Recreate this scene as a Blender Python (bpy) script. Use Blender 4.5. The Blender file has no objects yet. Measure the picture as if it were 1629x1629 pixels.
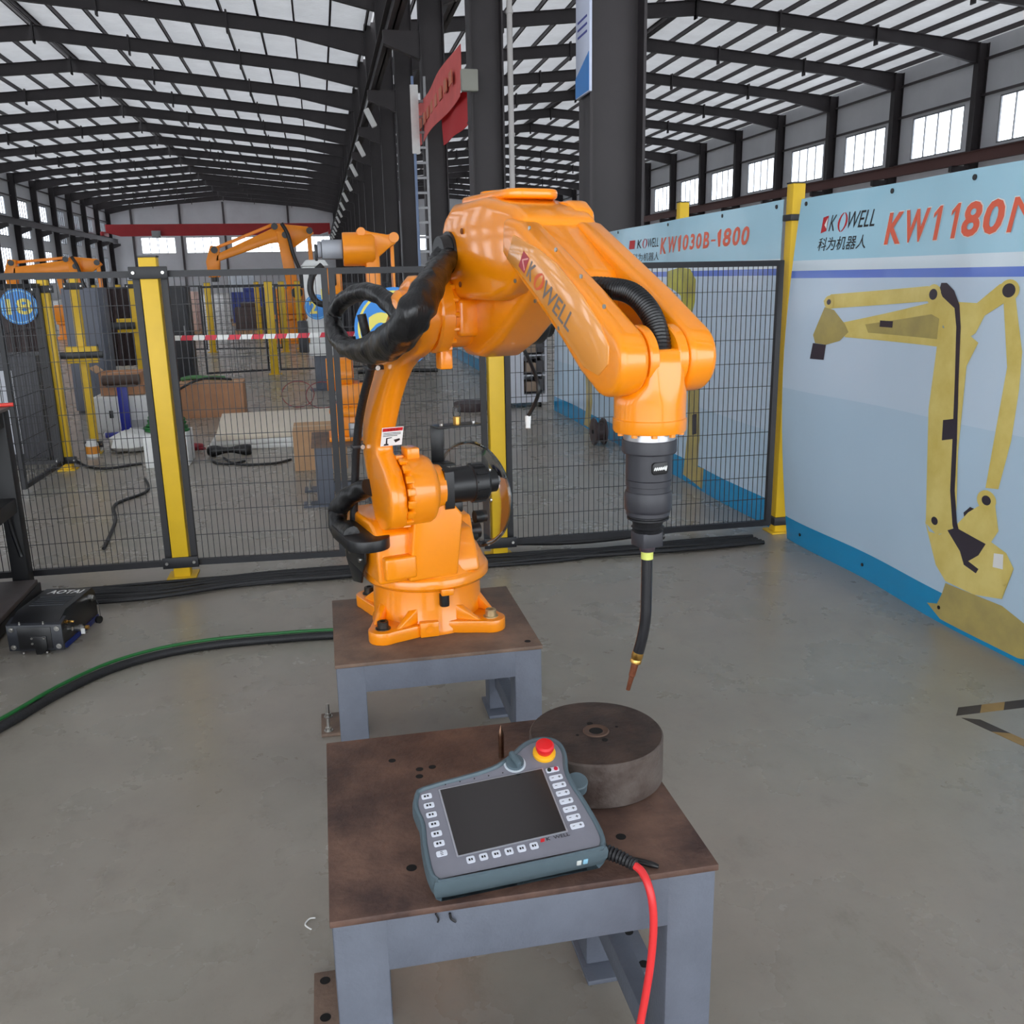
import bpy, bmesh, math, random
from mathutils import Vector, Matrix

# ------------------------------------------------------------------ camera, sky, exposure
S = bpy.context.scene
COL = S.collection
FPX = 1460.0                       # focal length in pixels of the 1629 px frame
EYE = 1.55
def _camera():
    up = -Vector((.019, 1, 373.5 / FPX)).normalized()
    fw = Vector(((507 - 814.5) / FPX, (447 - 814.5) / FPX, 1))
    fw = (fw - up * fw.dot(up)).normalized()
    rt = fw.cross(up)
    # rows: world axes seen in camera coordinates (right, down, forward)
    M = Matrix((rt, fw, up))
    c = bpy.data.cameras.new('camera'); c.sensor_width = 36; c.lens = 36 * FPX / 1629
    c.clip_end = 600; c.clip_start = .05
    o = bpy.data.objects.new('camera', c); COL.objects.link(o)
    R = Matrix((M @ Vector((1, 0, 0)), M @ Vector((0, -1, 0)), M @ Vector((0, 0, -1)))).transposed()
    o.matrix_world = Matrix.Translation((0, 0, EYE)) @ R.to_4x4()
    S.camera = o
_camera()
w = bpy.data.worlds.new('overcast_sky'); S.world = w; w.use_nodes = True
bg = w.node_tree.nodes['Background']
bg.inputs[0].default_value = (.90, .95, 1.0, 1); bg.inputs[1].default_value = 5.0
S.view_settings.view_transform = 'Standard'; S.view_settings.look = 'None'
S.view_settings.exposure = -0.1; S.view_settings.gamma = 1.0
S.view_settings.use_curve_mapping = False

# ------------------------------------------------------------------ materials
def lin(c):
    return tuple((v / 255 / 12.92 if v / 255 <= .04045 else ((v / 255 + .055) / 1.055) ** 2.4) for v in c)
MATS = {}
def mat(name, col, rough=.5, metal=0, var=.0, scale=8, bump=0, bscale=60, col2=None, coat=0, spec=.5, stretch=None):
    if name in MATS: return MATS[name]
    m = bpy.data.materials.new(name); m.use_nodes = True; N = m.node_tree.nodes; L = m.node_tree.links
    p = N['Principled BSDF']; c = lin(col)
    p.inputs['Roughness'].default_value = rough; p.inputs['Metallic'].default_value = metal
    p.inputs['Specular IOR Level'].default_value = spec
    if coat: p.inputs['Coat Weight'].default_value = coat; p.inputs['Coat Roughness'].default_value = .08
    tc = N.new('ShaderNodeTexCoord'); src = tc.outputs['Object']
    if stretch:
        mp = N.new('ShaderNodeMapping'); mp.inputs['Scale'].default_value = stretch; L.new(src, mp.inputs[0]); src = mp.outputs[0]
    if var or col2:
        nz = N.new('ShaderNodeTexNoise'); nz.inputs['Scale'].default_value = scale; nz.inputs['Detail'].default_value = 6
        nz.inputs['Roughness'].default_value = .6
        L.new(src, nz.inputs['Vector'])
        rp = N.new('ShaderNodeValToRGB'); L.new(nz.outputs['Fac'], rp.inputs[0])
        d = lin(col2) if col2 else tuple(v * (1 - var) for v in c)
        e = c if col2 else tuple(min(1, v * (1 + var)) for v in c)
        rp.color_ramp.elements[0].position = .35; rp.color_ramp.elements[1].position = .65
        rp.color_ramp.elements[0].color = (*d, 1); rp.color_ramp.elements[1].color = (*e, 1)
        L.new(rp.outputs[0], p.inputs['Base Color'])
    else:
        p.inputs['Base Color'].default_value = (*c, 1)
    if bump:
        nb = N.new('ShaderNodeTexNoise'); nb.inputs['Scale'].default_value = bscale; nb.inputs['Detail'].default_value = 4
        L.new(src, nb.inputs['Vector'])
        b = N.new('ShaderNodeBump'); b.inputs['Strength'].default_value = bump; b.inputs['Distance'].default_value = .01
        L.new(nb.outputs['Fac'], b.inputs['Height']); L.new(b.outputs[0], p.inputs['Normal'])
    MATS[name] = m
    return m
def glassy(name, tint=(.97, .98, 1), gloss=.06, rough=.03, ior=1.03):
    m = bpy.data.materials.new(name); m.use_nodes = True; N = m.node_tree.nodes; L = m.node_tree.links
    N.remove(N['Principled BSDF']); o = N['Material Output']
    t = N.new('ShaderNodeBsdfTransparent'); t.inputs[0].default_value = (*tint, 1)
    g = N.new('ShaderNodeBsdfGlossy'); g.inputs['Roughness'].default_value = rough
    f = N.new('ShaderNodeFresnel'); f.inputs[0].default_value = ior
    a = N.new('ShaderNodeMath'); a.operation = 'ADD'; a.inputs[1].default_value = gloss; L.new(f.outputs[0], a.inputs[0]); a.use_clamp = True
    mx = N.new('ShaderNodeMixShader'); L.new(a.outputs[0], mx.inputs[0]); L.new(t.outputs[0], mx.inputs[1]); L.new(g.outputs[0], mx.inputs[2])
    L.new(mx.outputs[0], o.inputs[0]); MATS[name] = m
    return m

ORANGE = mat('orange_paint', (250, 146, 6), .28, var=.03, scale=3, coat=.6)
ORANGE2 = mat('orange_paint_far', (248, 146, 16), .35, var=.05, scale=3)
BLACK = mat('black_plastic', (22, 22, 24), .38, var=.15, scale=20)
RUBBER = mat('black_rubber', (26, 26, 29), .55, bump=.25, bscale=90)
VINYL = mat('black_vinyl_sleeve', (18, 18, 20), .33, bump=.9, bscale=26, stretch=(1, 1, .35))
DARKFRAME = mat('dark_frame_paint', (34, 34, 38), .5, var=.08)
BENCHBLK = mat('black_bench_paint', (24, 24, 26), .5, var=.2, scale=6)
YELLOW = mat('yellow_post_paint', (226, 184, 34), .45, var=.04, scale=5)
GREYBLUE = mat('grey_blue_paint', (96, 101, 113), .55, var=.10, scale=7, bump=.15, bscale=120)
RUSTTOP = mat('rusty_plate', (114, 85, 71), .6, col2=(64, 45, 40), scale=8, bump=.25, bscale=70)
RUSTTOP2 = mat('rusty_plate_pale', (128, 104, 88), .62, col2=(92, 76, 66), scale=7, bump=.25, bscale=70)
HOLE = mat('hole_black', (14, 12, 11), .9)
STEEL = mat('steel', (190, 188, 184), .3, 1, var=.1, scale=30)
GALV = mat('galvanised', (150, 150, 152), .45, .7, var=.1, scale=10)
BRASS = mat('brass', (226, 178, 96), .28, 1)
COPPER = mat('copper_tip', (176, 112, 86), .4, 1, var=.2, scale=60)
WHITE = mat('white_paint', (228, 228, 226), .45, var=.04)
BEAM = mat('roof_steel', (54, 49, 51), .55, var=.15, scale=.7)
PURLIN = mat('purlin_steel', (74, 68, 70), .55, var=.1, scale=.5)
WINFRAME = mat('window_frame_grey', (130, 132, 136), .5)
WALLM = mat('wall_sheet', (206, 207, 211), .6, var=.05, scale=.4)
RED = mat('red_paint', (168, 40, 44), .5, var=.06, scale=1)
CARD = mat('cardboard', (186, 136, 100), .8, var=.08, scale=6)
CARD2 = mat('cardboard_pale', (196, 156, 118), .8, var=.08, scale=6)
BLUE = mat('blue_stand_paint', (34, 44, 150), .4)
BLUEBOX = mat('blue_machine_paint', (22, 40, 110), .4)
SIGNBLUE = mat('sign_blue', (20, 130, 214), .35)
SIGNYEL = mat('sign_yellow', (232, 218, 96), .4)
SIGNRIM = mat('sign_rim', (120, 190, 225), .4)
WHITEPRINT = mat('white_print', (240, 240, 238), .4)
BLACKPRINT = mat('black_print', (26, 26, 30), .5)
REDPRINT = mat('red_print', (200, 30, 40), .45)
ORANGEPRINT = mat('orange_print', (236, 100, 66), .3)
GREEN = mat('green_hose', (20, 96, 40), .45)
REDCABLE = mat('red_cable', (226, 52, 54), .4)
GLASSPANE = glassy('window_glass')
PLEXI = glassy('clear_plastic', (.95, .96, .96), .02, .05, 1.2)
CABINET = mat('cabinet_paint', (206, 208, 216), .5, var=.03)
DARKCAB = mat('dark_cabinet', (50, 50, 54), .5, var=.05)

# ------------------------------------------------------------------ geometry helpers: a geo is (verts, faces)
def box(x0, x1, y0, y1, z0, z1):
    v = [(x, y, z) for z in (z0, z1) for y in (y0, y1) for x in (x0, x1)]
    return v, [(0, 2, 3, 1), (4, 5, 7, 6), (0, 1, 5, 4), (2, 6, 7, 3), (0, 4, 6, 2), (1, 3, 7, 5)]
def join(*gs):
    V, F = [], []
    for v, f in gs:
        o = len(V); V += list(v); F += [tuple(i + o for i in q) for q in f]
    return V, F
def move(g, d): return [(x + d[0], y + d[1], z + d[2]) for x, y, z in g[0]], g[1]
def xf(g, M): return [tuple(M @ Vector(p)) for p in g[0]], g[1]
def rotz(g, a, c=(0, 0, 0)):
    ca, sa = math.cos(a), math.sin(a)
    return [(c[0] + (x - c[0]) * ca - (y - c[1]) * sa, c[1] + (x - c[0]) * sa + (y - c[1]) * ca, z) for x, y, z in g[0]], g[1]
def basis(ax):
    ax = Vector(ax).normalized()
    t = Vector((0, 0, 1)) if abs(ax.z) < .9 else Vector((1, 0, 0))
    u = ax.cross(t).normalized(); return ax, u, ax.cross(u)
def lathe(prof, org=(0, 0, 0), ax=(0, 0, 1), n=32, cap=True):
    ax, u, v = basis(ax); org = Vector(org); V, F = [], []
    for r, hh in prof:
        for i in range(n):
            t = 2 * math.pi * i / n
            V.append(tuple(org + ax * hh + (u * math.cos(t) + v * math.sin(t)) * r))
    for k in range(len(prof) - 1):
        for i in range(n):
            j = (i + 1) % n
            F.append((k * n + i, k * n + j, (k + 1) * n + j, (k + 1) * n + i))
    if cap: F.append(tuple(reversed(range(n)))); F.append(tuple(range((len(prof) - 1) * n, len(prof) * n)))
    return V, F
def cyl(p0, p1, r, r1=None, n=20):
    d = Vector(p1) - Vector(p0)
    return lathe([(r, 0), (r if r1 is None else r1, d.length)], p0, d, n)
def spline(pts, k=6):
    P = [Vector(p) for p in pts]
    if k <= 1 or len(P) < 3: return P
    out = []
    for i in range(len(P) - 1):
        a, b, c, d = P[max(i - 1, 0)], P[i], P[i + 1], P[min(i + 2, len(P) - 1)]
        for s in range(k):
            t = s / k
            out.append(.5 * ((2 * b) + (c - a) * t + (2 * a - 5 * b + 4 * c - d) * t * t + (3 * b - a - 3 * c + d) * t ** 3))
    out.append(P[-1]); return out
def tube(pts, r, n=10, k=6, wob=None):
    P = spline(pts, k); V, F = [], []; u = None
    for i, p in enumerate(P):
        t = (P[min(i + 1, len(P) - 1)] - P[max(i - 1, 0)]).normalized()
        if u is None:
            _, u, _ = basis(t)
        u = (u - t * u.dot(t)).normalized(); v = t.cross(u)
        f = i / (len(P) - 1)
        rr = r(f) if callable(r) else r
        for j in range(n):
            a = 2 * math.pi * j / n
            q = rr * (wob(i, a) if wob else 1)
            V.append(tuple(p + (u * math.cos(a) + v * math.sin(a)) * q))
    for i in range(len(P) - 1):
        for j in range(n):
            m_ = (j + 1) % n
            F.append((i * n + j, i * n + m_, (i + 1) * n + m_, (i + 1) * n + j))
    F.append(tuple(reversed(range(n)))); F.append(tuple(range((len(P) - 1) * n, len(P) * n)))
    return V, F
def prism(poly, f, w0, w1):
    """poly in (s,t); f(s,t,w) -> xyz"""
    n = len(poly)
    V = [f(s, t, w0) for s, t in poly] + [f(s, t, w1) for s, t in poly]
    F = [tuple(range(n)), tuple(reversed(range(n, 2 * n)))]
    F += [(i, i + n, (i + 1) % n + n, (i + 1) % n) for i in range(n)]
    return V, F
XZ = lambda s, t, w: (s, w, t)      # profile in x,z extruded along y
XY = lambda s, t, w: (s, t, w)      # profile in x,y extruded along z
YZ = lambda s, t, w: (w, s, t)      # profile in y,z extruded along x
def loft(rings, cap=True):
    n = len(rings[0]); V = [tuple(p) for r in rings for p in r]; F = []
    for k in range(len(rings) - 1):
        for i in range(n):
            j = (i + 1) % n; F.append((k * n + i, k * n + j, (k + 1) * n + j, (k + 1) * n + i))
    if cap: F.append(tuple(reversed(range(n)))); F.append(tuple(range((len(rings) - 1) * n, len(rings) * n)))
    return V, F
def bar(p0, p1, w, h, up=(0, 0, 1)):
    """rectangular bar from p0 to p1, width w sideways, height h along up"""
    p0, p1 = Vector(p0), Vector(p1); t = (p1 - p0).normalized(); s = t.cross(Vector(up))
    if s.length < 1e-4: s = Vector((1, 0, 0))
    s.normalize(); q = s.cross(t)
    r = lambda p: [p + s * a * w / 2 + q * b * h / 2 for a, b in ((-1, -1), (1, -1), (1, 1), (-1, 1))]
    return loft([r(p0), r(p1)])
def arc(c, r, a0, a1, n=8):
    return [(c[0] + r * math.cos(math.radians(a0 + (a1 - a0) * i / n)), c[1] + r * math.sin(math.radians(a0 + (a1 - a0) * i / n))) for i in range(n + 1)]
def rrect(x0, x1, y0, y1, r, n=4):
    return arc((x1 - r, y1 - r), r, 0, 90, n) + arc((x0 + r, y1 - r), r, 90, 180, n) + arc((x0 + r, y0 + r), r, 180, 270, n) + arc((x1 - r, y0 + r), r, 270, 360, n)

def mesh(name, g, m, bevel=0, seg=2, smooth=35, weld=False):
    me = bpy.data.meshes.new(name); me.from_pydata([tuple(p) for p in g[0]], [], g[1])
    bm = bmesh.new(); bm.from_mesh(me)
    if weld: bmesh.ops.remove_doubles(bm, verts=bm.verts, dist=1e-5)
    bmesh.ops.recalc_face_normals(bm, faces=bm.faces)
    if bevel:
        es = [e for e in bm.edges if len(e.link_faces) == 2 and e.calc_face_angle(0) > math.radians(28)]
        bmesh.ops.bevel(bm, geom=es, offset=bevel, segments=seg, profile=.5, affect='EDGES', clamp_overlap=True)
    bm.to_mesh(me); bm.free()
    me.materials.append(m)
    if smooth:
        me.shade_smooth(); me.set_sharp_from_angle(angle=math.radians(smooth))
    return me
def obj(name, g, m, parent=None, **kw):
    me = g if isinstance(g, bpy.types.Mesh) else mesh(name, g, m, **kw)
    o = bpy.data.objects.new(name, me); COL.objects.link(o)
    if parent: o.parent = parent
    return o
def tag(o, label, cat, group=None):
    o['label'] = label; o['category'] = cat
    if group: o['group'] = group
    return o
def thing(name, label, cat, loc=(0, 0, 0), rz=0, group=None):
    o = bpy.data.objects.new(name, None); COL.objects.link(o); o.empty_display_size = .1
    o.location = loc; o.rotation_euler = (0, 0, rz)
    return tag(o, label, cat, group)
def struct(o, label=None):
    o['kind'] = 'structure'
    if label: o['label'] = label
    return o
def sempty(name, loc=(0, 0, 0)):
    o = bpy.data.objects.new(name, None); COL.objects.link(o); o.location = loc; o['kind'] = 'structure'; return o
def dup(root, loc=None, rz=None, parent=None):
    r = root.copy(); COL.objects.link(r)
    if parent: r.parent = parent
    if loc is not None: r.location = loc
    if rz is not None: r.rotation_euler = (0, 0, rz)
    for ch in list(root.children): dup(ch, parent=r)
    return r
def textgeo(s, width=None, height=None, shear=0, bold=0):
    c = bpy.data.curves.new('t', 'FONT'); c.body = s; c.size = 1; c.shear = shear; c.offset = bold; c.resolution_u = 3
    o = bpy.data.objects.new('t', c); COL.objects.link(o)
    dg = bpy.context.evaluated_depsgraph_get(); e = o.evaluated_get(dg); me = e.to_mesh()
    V = [tuple(v.co) for v in me.vertices]; F = [tuple(p.vertices) for p in me.polygons]
    e.to_mesh_clear(); bpy.data.objects.remove(o); bpy.data.curves.remove(c)
    xs = [v[0] for v in V]; ys = [v[1] for v in V]; x0, x1, y0, y1 = min(xs), max(xs), min(ys), max(ys)
    sx = (width / (x1 - x0)) if width else None; sy = (height / (y1 - y0)) if height else sx
    if sx is None: sx = sy
    return [((v[0] - x0) * sx, (v[1] - y0) * sy, 0) for v in V], F

# ------------------------------------------------------------------ the hall
def floor_mat():
    m = bpy.data.materials.new('floor_concrete'); m.use_nodes = True; N = m.node_tree.nodes; L = m.node_tree.links
    p = N['Principled BSDF']; tc = N.new('ShaderNodeTexCoord')
    def noise(s, d=5, r=.6, st=None):
        n = N.new('ShaderNodeTexNoise'); n.inputs['Scale'].default_value = s; n.inputs['Detail'].default_value = d; n.inputs['Roughness'].default_value = r
        if st:
            mp = N.new('ShaderNodeMapping'); mp.inputs['Scale'].default_value = st; L.new(tc.outputs['Object'], mp.inputs[0]); L.new(mp.outputs[0], n.inputs['Vector'])
        else: L.new(tc.outputs['Object'], n.inputs['Vector'])
        return n
    def ramp(n, p0, c0, p1, c1):
        r = N.new('ShaderNodeValToRGB'); r.color_ramp.elements[0].position = p0; r.color_ramp.elements[1].position = p1
        r.color_ramp.elements[0].color = (*c0, 1); r.color_ramp.elements[1].color = (*c1, 1); L.new(n.outputs['Fac'], r.inputs[0]); return r
    a = ramp(noise(.55), .35, lin((149, 145, 134)), .68, lin((158, 147, 137)))
    b = ramp(noise(4, 8, .7), .3, (.90, .90, .90), .7, (1.04, 1.04, 1.04))
    c = ramp(noise(7, 10, .75, (1, .6, 1)), .30, (.60, .58, .55), .46, (1, 1, 1))
    d = ramp(noise(45, 8, .8), .28, (.6, .58, .56), .42, (1, 1, 1))
    x = a
    for y, f in ((b, 1), (c, .45), (d, .4)):
        mx = N.new('ShaderNodeMix'); mx.data_type = 'RGBA'; mx.blend_type = 'MULTIPLY'; mx.inputs['Factor'].default_value = f
        L.new(x.outputs[0] if x is a else x.outputs['Result'], mx.inputs['A']); L.new(y.outputs[0], mx.inputs['B']); x = mx
    L.new(x.outputs['Result'], p.inputs['Base Color'])
    rr = ramp(noise(2.2, 6), .3, (.25,) * 3, .7, (.31,) * 3); L.new(rr.outputs[0], p.inputs['Roughness'])
    bp = N.new('ShaderNodeBump'); bp.inputs['Strength'].default_value = .08; bp.inputs['Distance'].default_value = .01
    L.new(noise(14, 6).outputs['Fac'], bp.inputs['Height']); L.new(bp.outputs[0], p.inputs['Normal'])
    return m
def glowing_roof_mat():
    m = bpy.data.materials.new('roof_sheet'); m.use_nodes = True; N = m.node_tree.nodes; L = m.node_tree.links
    N.remove(N['Principled BSDF']); o = N['Material Output']
    tc = N.new('ShaderNodeTexCoord'); nz = N.new('ShaderNodeTexNoise'); nz.inputs['Scale'].default_value = .35; nz.inputs['Detail'].default_value = 5
    L.new(tc.outputs['Object'], nz.inputs['Vector'])
    r = N.new('ShaderNodeValToRGB'); r.color_ramp.elements[0].position = .35; r.color_ramp.elements[1].position = .65
    r.color_ramp.elements[0].color = (*lin((196, 192, 188)), 1); r.color_ramp.elements[1].color = (*lin((226, 226, 226)), 1)
    L.new(nz.outputs['Fac'], r.inputs[0])
    wv = N.new('ShaderNodeTexWave'); wv.bands_direction = 'Y'; wv.inputs['Scale'].default_value = 1.2; L.new(tc.outputs['Object'], wv.inputs['Vector'])
    bp = N.new('ShaderNodeBump'); bp.inputs['Strength'].default_value = .5; bp.inputs['Distance'].default_value = .03; L.new(wv.outputs['Fac'], bp.inputs['Height'])
    d = N.new('ShaderNodeBsdfDiffuse'); L.new(r.outputs[0], d.inputs[0]); L.new(bp.outputs[0], d.inputs['Normal'])
    t = N.new('ShaderNodeBsdfTranslucent'); t.inputs[0].default_value = (.97, .97, 1, 1)
    mx = N.new('ShaderNodeMixShader'); mx.inputs[0].default_value = .10  # translucent share added so the roof glows with sky light and lights the hall
    L.new(d.outputs[0], mx.inputs[1]); L.new(t.outputs[0], mx.inputs[2]); L.new(mx.outputs[0], o.inputs[0])
    return m
fl = obj('floor', box(-34, 40, -9, 154, -.2, 0), floor_mat(), smooth=0); struct(fl, 'grey worn painted concrete floor of the factory hall')

YF = [10 + 7.5 * k for k in range(-2, 20)]              # frame lines
XL, XC, XR = -29.9, 3.15, 35.4
XRL, XRR = (XL + XC) / 2, (XC + XR) / 2
ZEL, ZRL, ZER, ZRR = 11.8, 13.7, 12.2, 14.0             # underside of rafters at eave / ridge

def ibeam(profile_bot, profile_top, y, fw=.22, t=.02, tf=.03):
    """tapered I girder in the x,z plane: lower and upper line of points"""
    n = len(profile_bot); g = []
    g.append(prism(list(profile_bot) + list(reversed(profile_top)), XZ, y - t / 2, y + t / 2))
    for line, s in ((profile_bot, 1), (profile_top, -1)):
        for i in range(n - 1):
            (x0, z0), (x1, z1) = line[i], line[i + 1]
            g.append(prism([(x0, z0), (x1, z1), (x1, z1 + s * tf), (x0, z0 + s * tf)], XZ, y - fw / 2, y + fw / 2))
    return join(*g)
def hcol(x, d, bw, z0, z1, t=.02, tf=.03):
    return join(box(x - d / 2, x + d / 2, -t / 2, t / 2, z0, z1), box(x - d / 2, x - d / 2 + tf, -bw / 2, bw / 2, z0, z1), box(x + d / 2 - tf, x + d / 2, -bw / 2, bw / 2, z0, z1))
def rafter(xe, ze, xr, zr):
    s = 1 if xr > xe else -1
    pts = [0, .22, .6, 1]; dep = [1.05, .62, .62, .7]
    bot, top = [], []
    for f, d in zip(pts, dep):
        x = xe + (xr - xe) * f; zt = ze + 1.0 + (zr + .7 - ze - 1.0) * f
        top.append((x, zt)); bot.append((x, zt - d))
    g = ibeam(bot, top, 0)
    # splice plates
    for f in (.38, .72, 1.0):
        x = xe + (xr - xe) * f; zt = ze + 1.0 + (zr + .7 - ze - 1.0) * f
        g = join(g, box(x - .04, x + .04, -.16, .16, zt - .86, zt + .1))
    return g
M_ = dict(
    r1=mesh('rafter', rafter(XL, ZEL, XRL, ZRL), BEAM, smooth=0), r2=mesh('rafter', rafter(XC - .3, ZEL, XRL, ZRL), BEAM, smooth=0),
    r3=mesh('rafter', rafter(XC + .3, ZER, XRR, ZRR), BEAM, smooth=0), r4=mesh('rafter', rafter(XR, ZER, XRR, ZRR), BEAM, smooth=0),
    cl=mesh('column', hcol(XL - .25, .6, .4, 0, ZEL + 1), BEAM, smooth=0), cc=mesh('column', hcol(XC, .6, .42, 0, ZER + 1), BEAM, smooth=0),
    cr=mesh('column', hcol(XR + .2, .6, .4, 0, ZER + 1), BEAM, smooth=0),
    kl=mesh('corbel', join(prism([(XC - .3, 6.85), (XC - .3, 7.5), (XC - 1.2, 7.5), (XC - 1.2, 7.2)], XZ, -.12, .12), prism([(XC + .3, 8.1), (XC + .3, 8.75), (XC + 1.2, 8.75), (XC + 1.2, 8.45)], XZ, -.12, .12)), BEAM, smooth=0),
    kr=mesh('corbel', prism([(XR - .1, 6.3), (XR - .1, 7.0), (XR - 1.1, 7.0), (XR - 1.1, 6.7)], XZ, -.12, .12), BEAM, smooth=0),
    k1=mesh('corbel', prism([(XL + .05, 6.8), (XL + .05, 7.5), (XL + 1.1, 7.5), (XL + 1.1, 7.2)], XZ, -.12, .12), BEAM, smooth=0))
for y in YF:
    e = sempty('roof_frame', (0, y, 0)); e['label'] = 'dark steel portal frame of both halls'
    names = ['r1', 'r2', 'r3', 'r4', 'cl', 'cc', 'cr', 'kl', 'kr', 'k1']
    if y == 10: names.remove('cc')
    for k in names: obj(M_[k].name.split('.')[0], M_[k], None, e)
    if y == 10: obj('column', M_['cc'], None, e)
# runway beams
for i, (x, z) in enumerate(((XC - .95, 7.5), (XC + .95, 8.75), (XR - .85, 7.0), (XL + .85, 7.5))):
    g = join(box(x - .02, x + .02, 2, 152, z, z + .6), box(x - .14, x + .14, 2, 152, z + .57, z + .6), box(x - .14, x + .14, 2, 152, z, z + .03))
    struct(obj('crane_runway_beam', g, mat('runway_brown', (96, 62, 58), .6) if i == 2 else BEAM, smooth=0), ('dark crane runway beam on the centre columns, left hall side', 'dark crane runway beam on the centre columns, right hall side', 'brownish crane runway beam along the right wall', 'dark crane runway beam along the far left wall')[i])

ROOF = glowing_roof_mat()
def slope(xe, ze, xr, zr, gap=0):
    ze, zr = ze + 1.25, zr + .95
    if abs(xe - XC) > .1:                                   # outer slopes run on over the wall head
        k = .7 / abs(xr - xe); xe, ze = xe - (xr - xe) * k, ze - (zr - ze) * k
    f = (abs(xr - xe) - gap) / abs(xr - xe); x1 = xe + (xr - xe) * f; z1 = ze + (zr - ze) * f
    return [(xe, -8, ze), (x1, -8, z1), (x1, 153, z1), (xe, 153, ze)], [(0, 1, 2, 3)]      # thin roofing sheet
def roof(name, xa, ze, xr, zr, xb, label, gap):
    e = sempty(name); e['label'] = label
    for a in (xa, xb):
        obj('roof_sheet', slope(a, ze, xr, zr, gap), ROOF, e, smooth=0)
        n = 10
        for i in range(n + 1):
            f = .015 + (.975 - .0) * i / n
            x = a + (xr - a) * f; z = ze + 1.0 + (zr + .7 - ze - 1.0) * f
            obj('purlin', join(box(x - .012, x + .012, -8, 153, z, z + .24), box(x - .04, x + .04, -8, 153, z + .22, z + .24), box(x - .04, x + .04, -8, 153, z, z + .02)), PURLIN, e, smooth=0)
    g = join(box(xr - .25, xr - .2, -8, 153, zr + .9, zr + 1.25), box(xr + .2, xr + .25, -8, 153, zr + .9, zr + 1.25))
    obj('ridge_upstand', g, BEAM, e, smooth=0)
    return e
roof('ceiling_left', XL, ZEL, XRL, ZRL, XC, 'pale metal sheet roof of the left hall on dark purlins', .16)
roof('ceiling_right', XC, ZER, XRR, ZRR, XR, 'pale metal sheet roof of the right hall on dark purlins', .0)
# brighter translucent roof lights in the right hall
# walls with real window openings
WIN = [0]
def wall(name, x, rows, ztop, ycuts, label):
    """rows: (z0, z1) window bands, one window per bay; the wall is the rest"""
    g = []; z = 0
    for z0, z1 in rows + [(ztop, ztop)]:
        g.append(box(x - .06, x + .06, -8, 153, z, z0))
        if z1 > z0:
            ys = [-8]
            for a, b in ycuts: ys += [a, b]
            ys.append(153)
            for i in range(0, len(ys), 2): g.append(box(x - .06, x + .06, ys[i], ys[i + 1], z0, z1))
        z = z1
    o = obj(name, join(*g), WALLM, smooth=0); struct(o, label)
    # girts as relief
    s = 1 if x < 0 else -1
    gg = [box(x + s * .06, x + s * .2, -8, 153, zz, zz + .12) for zz in (rows[-1][0] - .25, rows[-1][1] + .15, ztop - 1.1)]
    obj('girt', join(*gg), PURLIN, o, smooth=0)
    cache = {}
    for a, b in ycuts:
        if b < 30: continue
        for ri, (z0, z1) in enumerate(rows):
            key = (ri, round(b - a, 2))
            if key not in cache:
                w_, h_ = b - a, z1 - z0; n = 4
                fr = [box(-.05, .05, 0, w_, 0, .08), box(-.05, .05, 0, w_, h_ - .08, h_), box(-.05, .05, 0, .08, 0, h_), box(-.05, .05, w_ - .08, w_, 0, h_)]
                br = [box(-.04, .04, w_ * i / n - .035, w_ * i / n + .035, .08, h_ - .08) for i in range(1, n)]
                cache[key] = (mesh('window_frame', join(*fr), WINFRAME, smooth=0), mesh('mullion', br[1], WINFRAME, smooth=0), mesh('pane', box(-.01, .01, .08, w_ - .08, .08, h_ - .08), GLASSPANE, smooth=0), w_ / n)
            f, mu, pa, st = cache[key]
            WIN[0] += 1
            e = sempty('window_%d' % WIN[0], (x, a, z0)); e['label'] = 'bright four-light window in the %s' % name.replace('_', ' ')
            obj('window_frame', f, None, e); obj('pane', pa, None, e)
            for i in (-1, 0, 1):
                q = obj('mullion', mu, None, e); q.location = (0, i * st, 0)
bays = [(y + 1.4, y + 6.1) for y in YF[:-1]]
wall('wall_right', XR + .55, [(8.0, 10.4)], ZER + 1.25, bays, 'pale corrugated wall of the right hall with a window in each bay')
bays2 = [(y + 2.0, y + 5.5) for y in YF[:-1]]
wall('wall_left', XL - .6, [(1.8, 5.4), (6.5, 7.6), (8.6, 10.4)], ZEL + 1.25, bays2, 'pale wall of the left hall with three rows of windows')
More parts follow.
